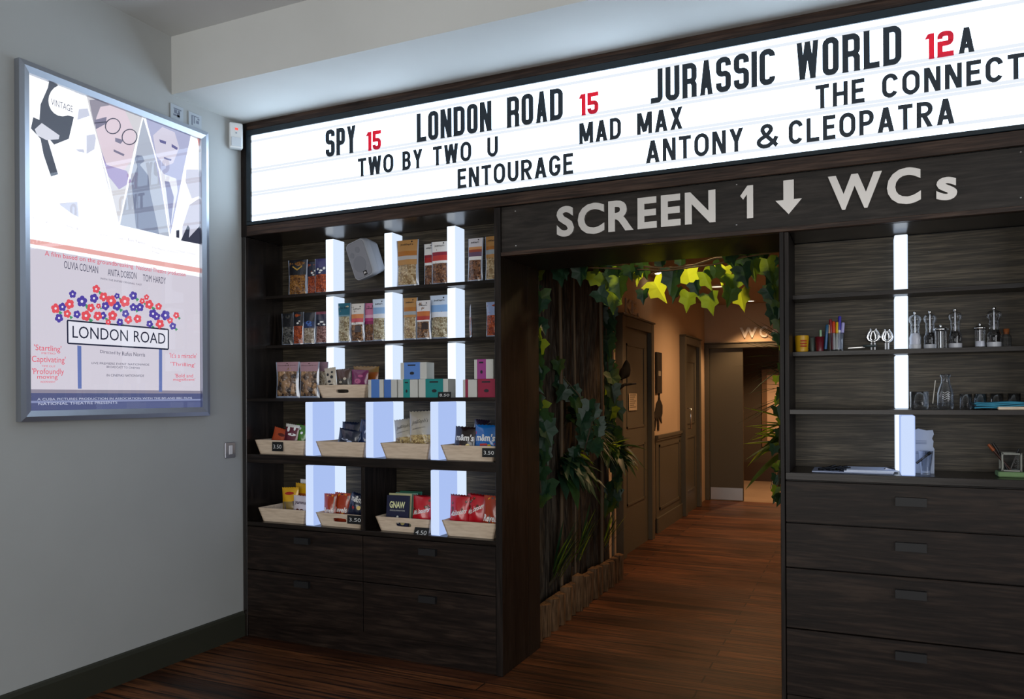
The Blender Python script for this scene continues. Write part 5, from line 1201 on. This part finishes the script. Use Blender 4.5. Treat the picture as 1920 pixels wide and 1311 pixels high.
def vine(label, pts, Y, n, s0, s1, seed, mats=(0, 2, 2, 2), jit=14):
    q0 = onY(pts[0][0], pts[0][1], Y); T = thing('ivy_strand', label, 'ivy', q0); rg = random.Random(seed); P = [onY(x, y_, Y)-q0 for x, y_ in pts]
    MB().tube([tuple(p) for p in P], .005, 6).build('stem', pm('3d3424', .8), T); m = MB()
    for i in range(n):
        k = (i+.5)/n*(len(P)-1); j = int(k); c = P[j].lerp(P[min(j+1, len(P)-1)], k-j)+Vector((rg.uniform(-jit, jit)*.0028, rg.uniform(-.05, .05), rg.uniform(-.03, .03)))
        leaf(m, c, rg.uniform(s0, s1), rg.uniform(235, 305), rg.uniform(-.5, .3), rg.uniform(-.2, .9), rg.choice(mats))
    m.build('foliage', LEAF, T)
vine('ivy strand hanging down the dark edge at the left of the corridor opening', [(1008, 505), (1012, 600), (1008, 690), (1016, 760), (1010, 860), (1014, 925)], .60, 30, .08, .15, 4)
vine('ivy strand hanging at the far end of the bark screen', [(1138, 540), (1136, 640), (1142, 720), (1150, 800), (1154, 900), (1150, 940)], 2.15, 44, .08, .15, 6, (0, 2, 2, 2), 17)
vine('ivy strand creeping diagonally over the middle of the bark screen', [(1020, 640), (1050, 700), (1085, 740), (1110, 790), (1095, 850)], 1.1, 30, .07, .13, 8, (2, 2, 2, 0), 25)
vine('thin ivy strand down the right edge of the corridor opening', [(1462, 480), (1461, 600), (1463, 760), (1461, 880), (1460, 930)], .62, 26, .04, .075, 12, (0, 2, 2), 6)

def plant(label, px, py, X, nb, L, w_, seed, mats, droop=(.2, .9), name='fern', spread=1.0, upb=.2):
    q = onX(px, py, X); T = thing(name, label, 'plant', q); rg = random.Random(seed); m = MB()
    for i in range(nb):
        a = rg.uniform(-1.25, 1.25)*spread; d = (math.cos(a), math.sin(a), rg.uniform(-.1, .9)+upb); blade(m, (rg.uniform(-.03, .0), rg.uniform(-.06, .06), rg.uniform(-.05, .05)), d, rg.uniform(*L), rg.uniform(*w_), rg.uniform(*droop), rg.choice(mats))
    m.build('foliage', LEAF, T); MB().tube([(-.06, 0, -.08), (0, 0, 0)], .012, 6).build('stem', pm('3d3424', .8), T); return T
plant('spiky dark fern with fine blades in the middle of the bark screen', 1100, 815, 1.60, 130, (.16, .30), (.006, .012), 21, (2, 2, 0), name='fern', upb=.0)
plant('bushy green plant low on the bark screen, near the opening', 1062, 870, 1.60, 80, (.14, .30), (.05, .095), 22, (2, 2, 2, 0), (.5, 1.3), 'leafy_plant')
plant('yellow-tipped leafy plant at the far end of the bark screen', 1142, 845, 1.60, 80, (.14, .30), (.04, .08), 23, (0, 2, 2, 2, 1), (.3, 1.1), 'leafy_plant')
plant('small leafy clump with brown buds above the spiky fern', 1072, 778, 1.59, 44, (.08, .15), (.03, .05), 24, (2, 0), (.2, .8), 'leafy_plant')
plant('tall grass tuft growing behind the logs near the opening', 1046, 1075, 1.60, 34, (.24, .42), (.010, .018), 25, (0, 2, 2), (.0, .25), 'grass_tuft', .6, 1.6)
plant('sparse grass tuft behind the logs halfway along', 1088, 1040, 1.60, 22, (.22, .40), (.010, .016), 26, (0, 2), (.0, .25), 'grass_tuft', .6, 1.8)
plant('grass tuft behind the last logs at the far end', 1140, 1020, 1.60, 16, (.18, .30), (.010, .016), 27, (2, 0, 1), (.0, .3), 'grass_tuft', .6, 1.6)
t = thing('palm', 'spiky dark palm poking in from the right side of the corridor', 'plant', (3.02, 1.35, .0)); m = MB(); rg = random.Random(31)
for z, nb in ((1.60, 22), (1.42, 16)):
    for i in range(nb):
        d = (-rg.uniform(.5, 1.0), rg.uniform(-.6, .4), rg.uniform(-.3, 1.0)); blade(m, (0, 0, z), d, rg.uniform(.26, .46), rg.uniform(.012, .02), rg.uniform(.0, .35), 2)
for i in range(20): oval_leaf(m, (0, rg.uniform(-.1, .1), rg.uniform(1.08, 1.24)), (-rg.uniform(.6, 1), rg.uniform(-.5, .4), rg.uniform(-.2, .5)), rg.uniform(.24, .40), rg.uniform(.05, .09), rg.uniform(.1, .7), 0)
m.build('foliage', LEAF, t); MB().tube([(0.005, 0, 0), (0, .01, .8), (0, 0, 1.62)], .014, 8).build('stem', pm('3d3424', .8), t)

# black bird perched on the screen
q = onX(1171, 700, 1.60); t = thing('bird', 'black bird perched among the leaves at the far end of the bark screen', 'bird', q)
m = MB(); m.tube([(0, -.10, -.05), (0, -.05, -.02), (0, .0, .0), (0, .045, .035), (0, .06, .075), (0, .055, .105)], [.008, .030, .045, .036, .026, .006], 12); m.build('body', pm('050505', .9, 0, .1), t)
MB().tube([(0, .075, .080), (0, .115, .070)], [.010, .002], 8).build('beak', pm('0a0908', .9, 0, .1), t)
m = MB(); m.tube([(0.02, .0, -.04), (.02, .0, -.075)], .004, 6); m.tube([(-.02, .0, -.04), (-.02, .0, -.075)], .004, 6); m.build('legs', pm('0c0b0a', .6), t)

# ------------------------------------------------------------------ corridor signs and lights
a = onX(1179, 738, 1.4335); b = onX(1194, 769, 1.4335)
t = thing('door_notice', 'small white notice with dark lines on the first corridor door', 'notice', (1.4335, (a.y+b.y)/2, (a.z+b.z)/2)); hw, hh = (b.y-a.y)/2, (a.z-b.z)/2
boxo('sheet', 0, -hw, -hh, .002, hw, hh, pm('b8a890', .7), t); m = MB()
for i in range(7): m.box(.002, -hw*.8, hh*(.78-.24*i), .0026, hw*(.75-.25*(i % 3)), hh*(.86-.24*i))
m.build('notice_lines', pm('3a3028', .7), t)
t = thing('door_sign', 'metal letters fixed above the first corridor door', 'sign', (1.40, 3.4, 2.13)); a = onX(1172, 578, 1.402); b = onX(1192, 587, 1.402); m = MB()
write(m, 'KE', (0, 0, 0), (0, 1, 0), (0, 0, 1), a.y-3.4, b.y-3.4, .0, .125, .012, 0, .02); m.prism(disc(b.y-3.4+.07, .012, .018, .018, 10), (0, 0, 0), (0, 1, 0), (0, 0, 1), .012); m.build('letters', STEEL, t)
t = thing('wall_picture', 'narrow dark framed picture on the corridor wall behind the door jamb', 'picture', (1.40, 4.36, 1.62)); boxo('frame', .0005, -.11, -.21, .02, .11, .21, BLACKP, t, .002); boxo('image', .02, -.09, -.19, .0215, .09, .19, pm('1c1a18', .5), t); boxo('pale_band', .0215, -.05, -.03, .022, .05, .02, pm('8a8578', .5), t)
t = thing('animal_cutout', 'black long-tailed monkey cutout hanging on the lit corridor wall', 'wall ornament', (1.40, 4.5, 1.25)); m = MB()
poly = [(1236.5, 722), (1238, 727), (1236, 742), (1237, 750), (1241, 760), (1241, 775), (1239, 783), (1240, 794), (1237, 788), (1234, 780), (1235, 796), (1234.5, 808), (1232, 806), (1232, 790), (1230.5, 782), (1229, 798), (1227, 808), (1225.5, 804), (1228, 785), (1224.5, 782), (1228, 770), (1230, 757), (1233.5, 750), (1234.5, 738), (1235, 728)]
P = [onX(x, y_, 1.401)-Vector((1.40, 4.5, 1.25)) for x, y_ in poly]; m.prism([(p.y, p.z) for p in P], (.001, 0, 0), (0, 1, 0), (0, 0, 1), .008); m.build('figure', pm('080706', .6), t)
t = thing('toilet_sign', 'metal letters reading WCs above the double door at the corridor end', 'sign', (2.03, 6.93, 2.14)); a = onY(1387, 634, 6.92); b = onY(1423, 632, 6.92); c = onY(1424, 632, 6.92); d = onY(1439, 632, 6.92); e = onY(1446, 632, 6.92)
for s, x0, x1, h in (('W', a.x, b.x-.02, .135), ('C', c.x, d.x, .14), ('s', e.x+.01, e.x+.085, .10)):
    m = MB(); write(m, s, (-2.03, -.0005, a.z-2.14), (1, 0, 0), (0, 0, 1), x0, x1, 0, h, .014, 0, .03); m.build('letter', pm((.78, .76, .73), .5), t)
for px, py, lb, r in ((1408, 564, 'small round downlight glowing in the corridor ceiling above the double door', .045), (1345, 537, 'ring downlight in the corridor ceiling behind the hanging leaves', .075), (1243, 512, 'bright downlight in the corridor ceiling showing through the ivy', .085)):
    q = onZ(px, py, 2.568); t = thing('downlight', lb, 'ceiling light', q, 0, 'corridor downlights')
    MB().lathe([(r*1.35, .0015), (r*1.35, -.006), (r*1.0, -.008), (r*.98, .0)], seg=28).build('ring', pm((.55, .5, .45), .3, .6), t)
    MB().lathe([(0, -.003), (r*.9 if r != .075 else r*.95, -.003)], seg=24).build('lens', em((1, .86, .62), 9.0 if r != .075 else 1.2, 'lamp_glow'), t)
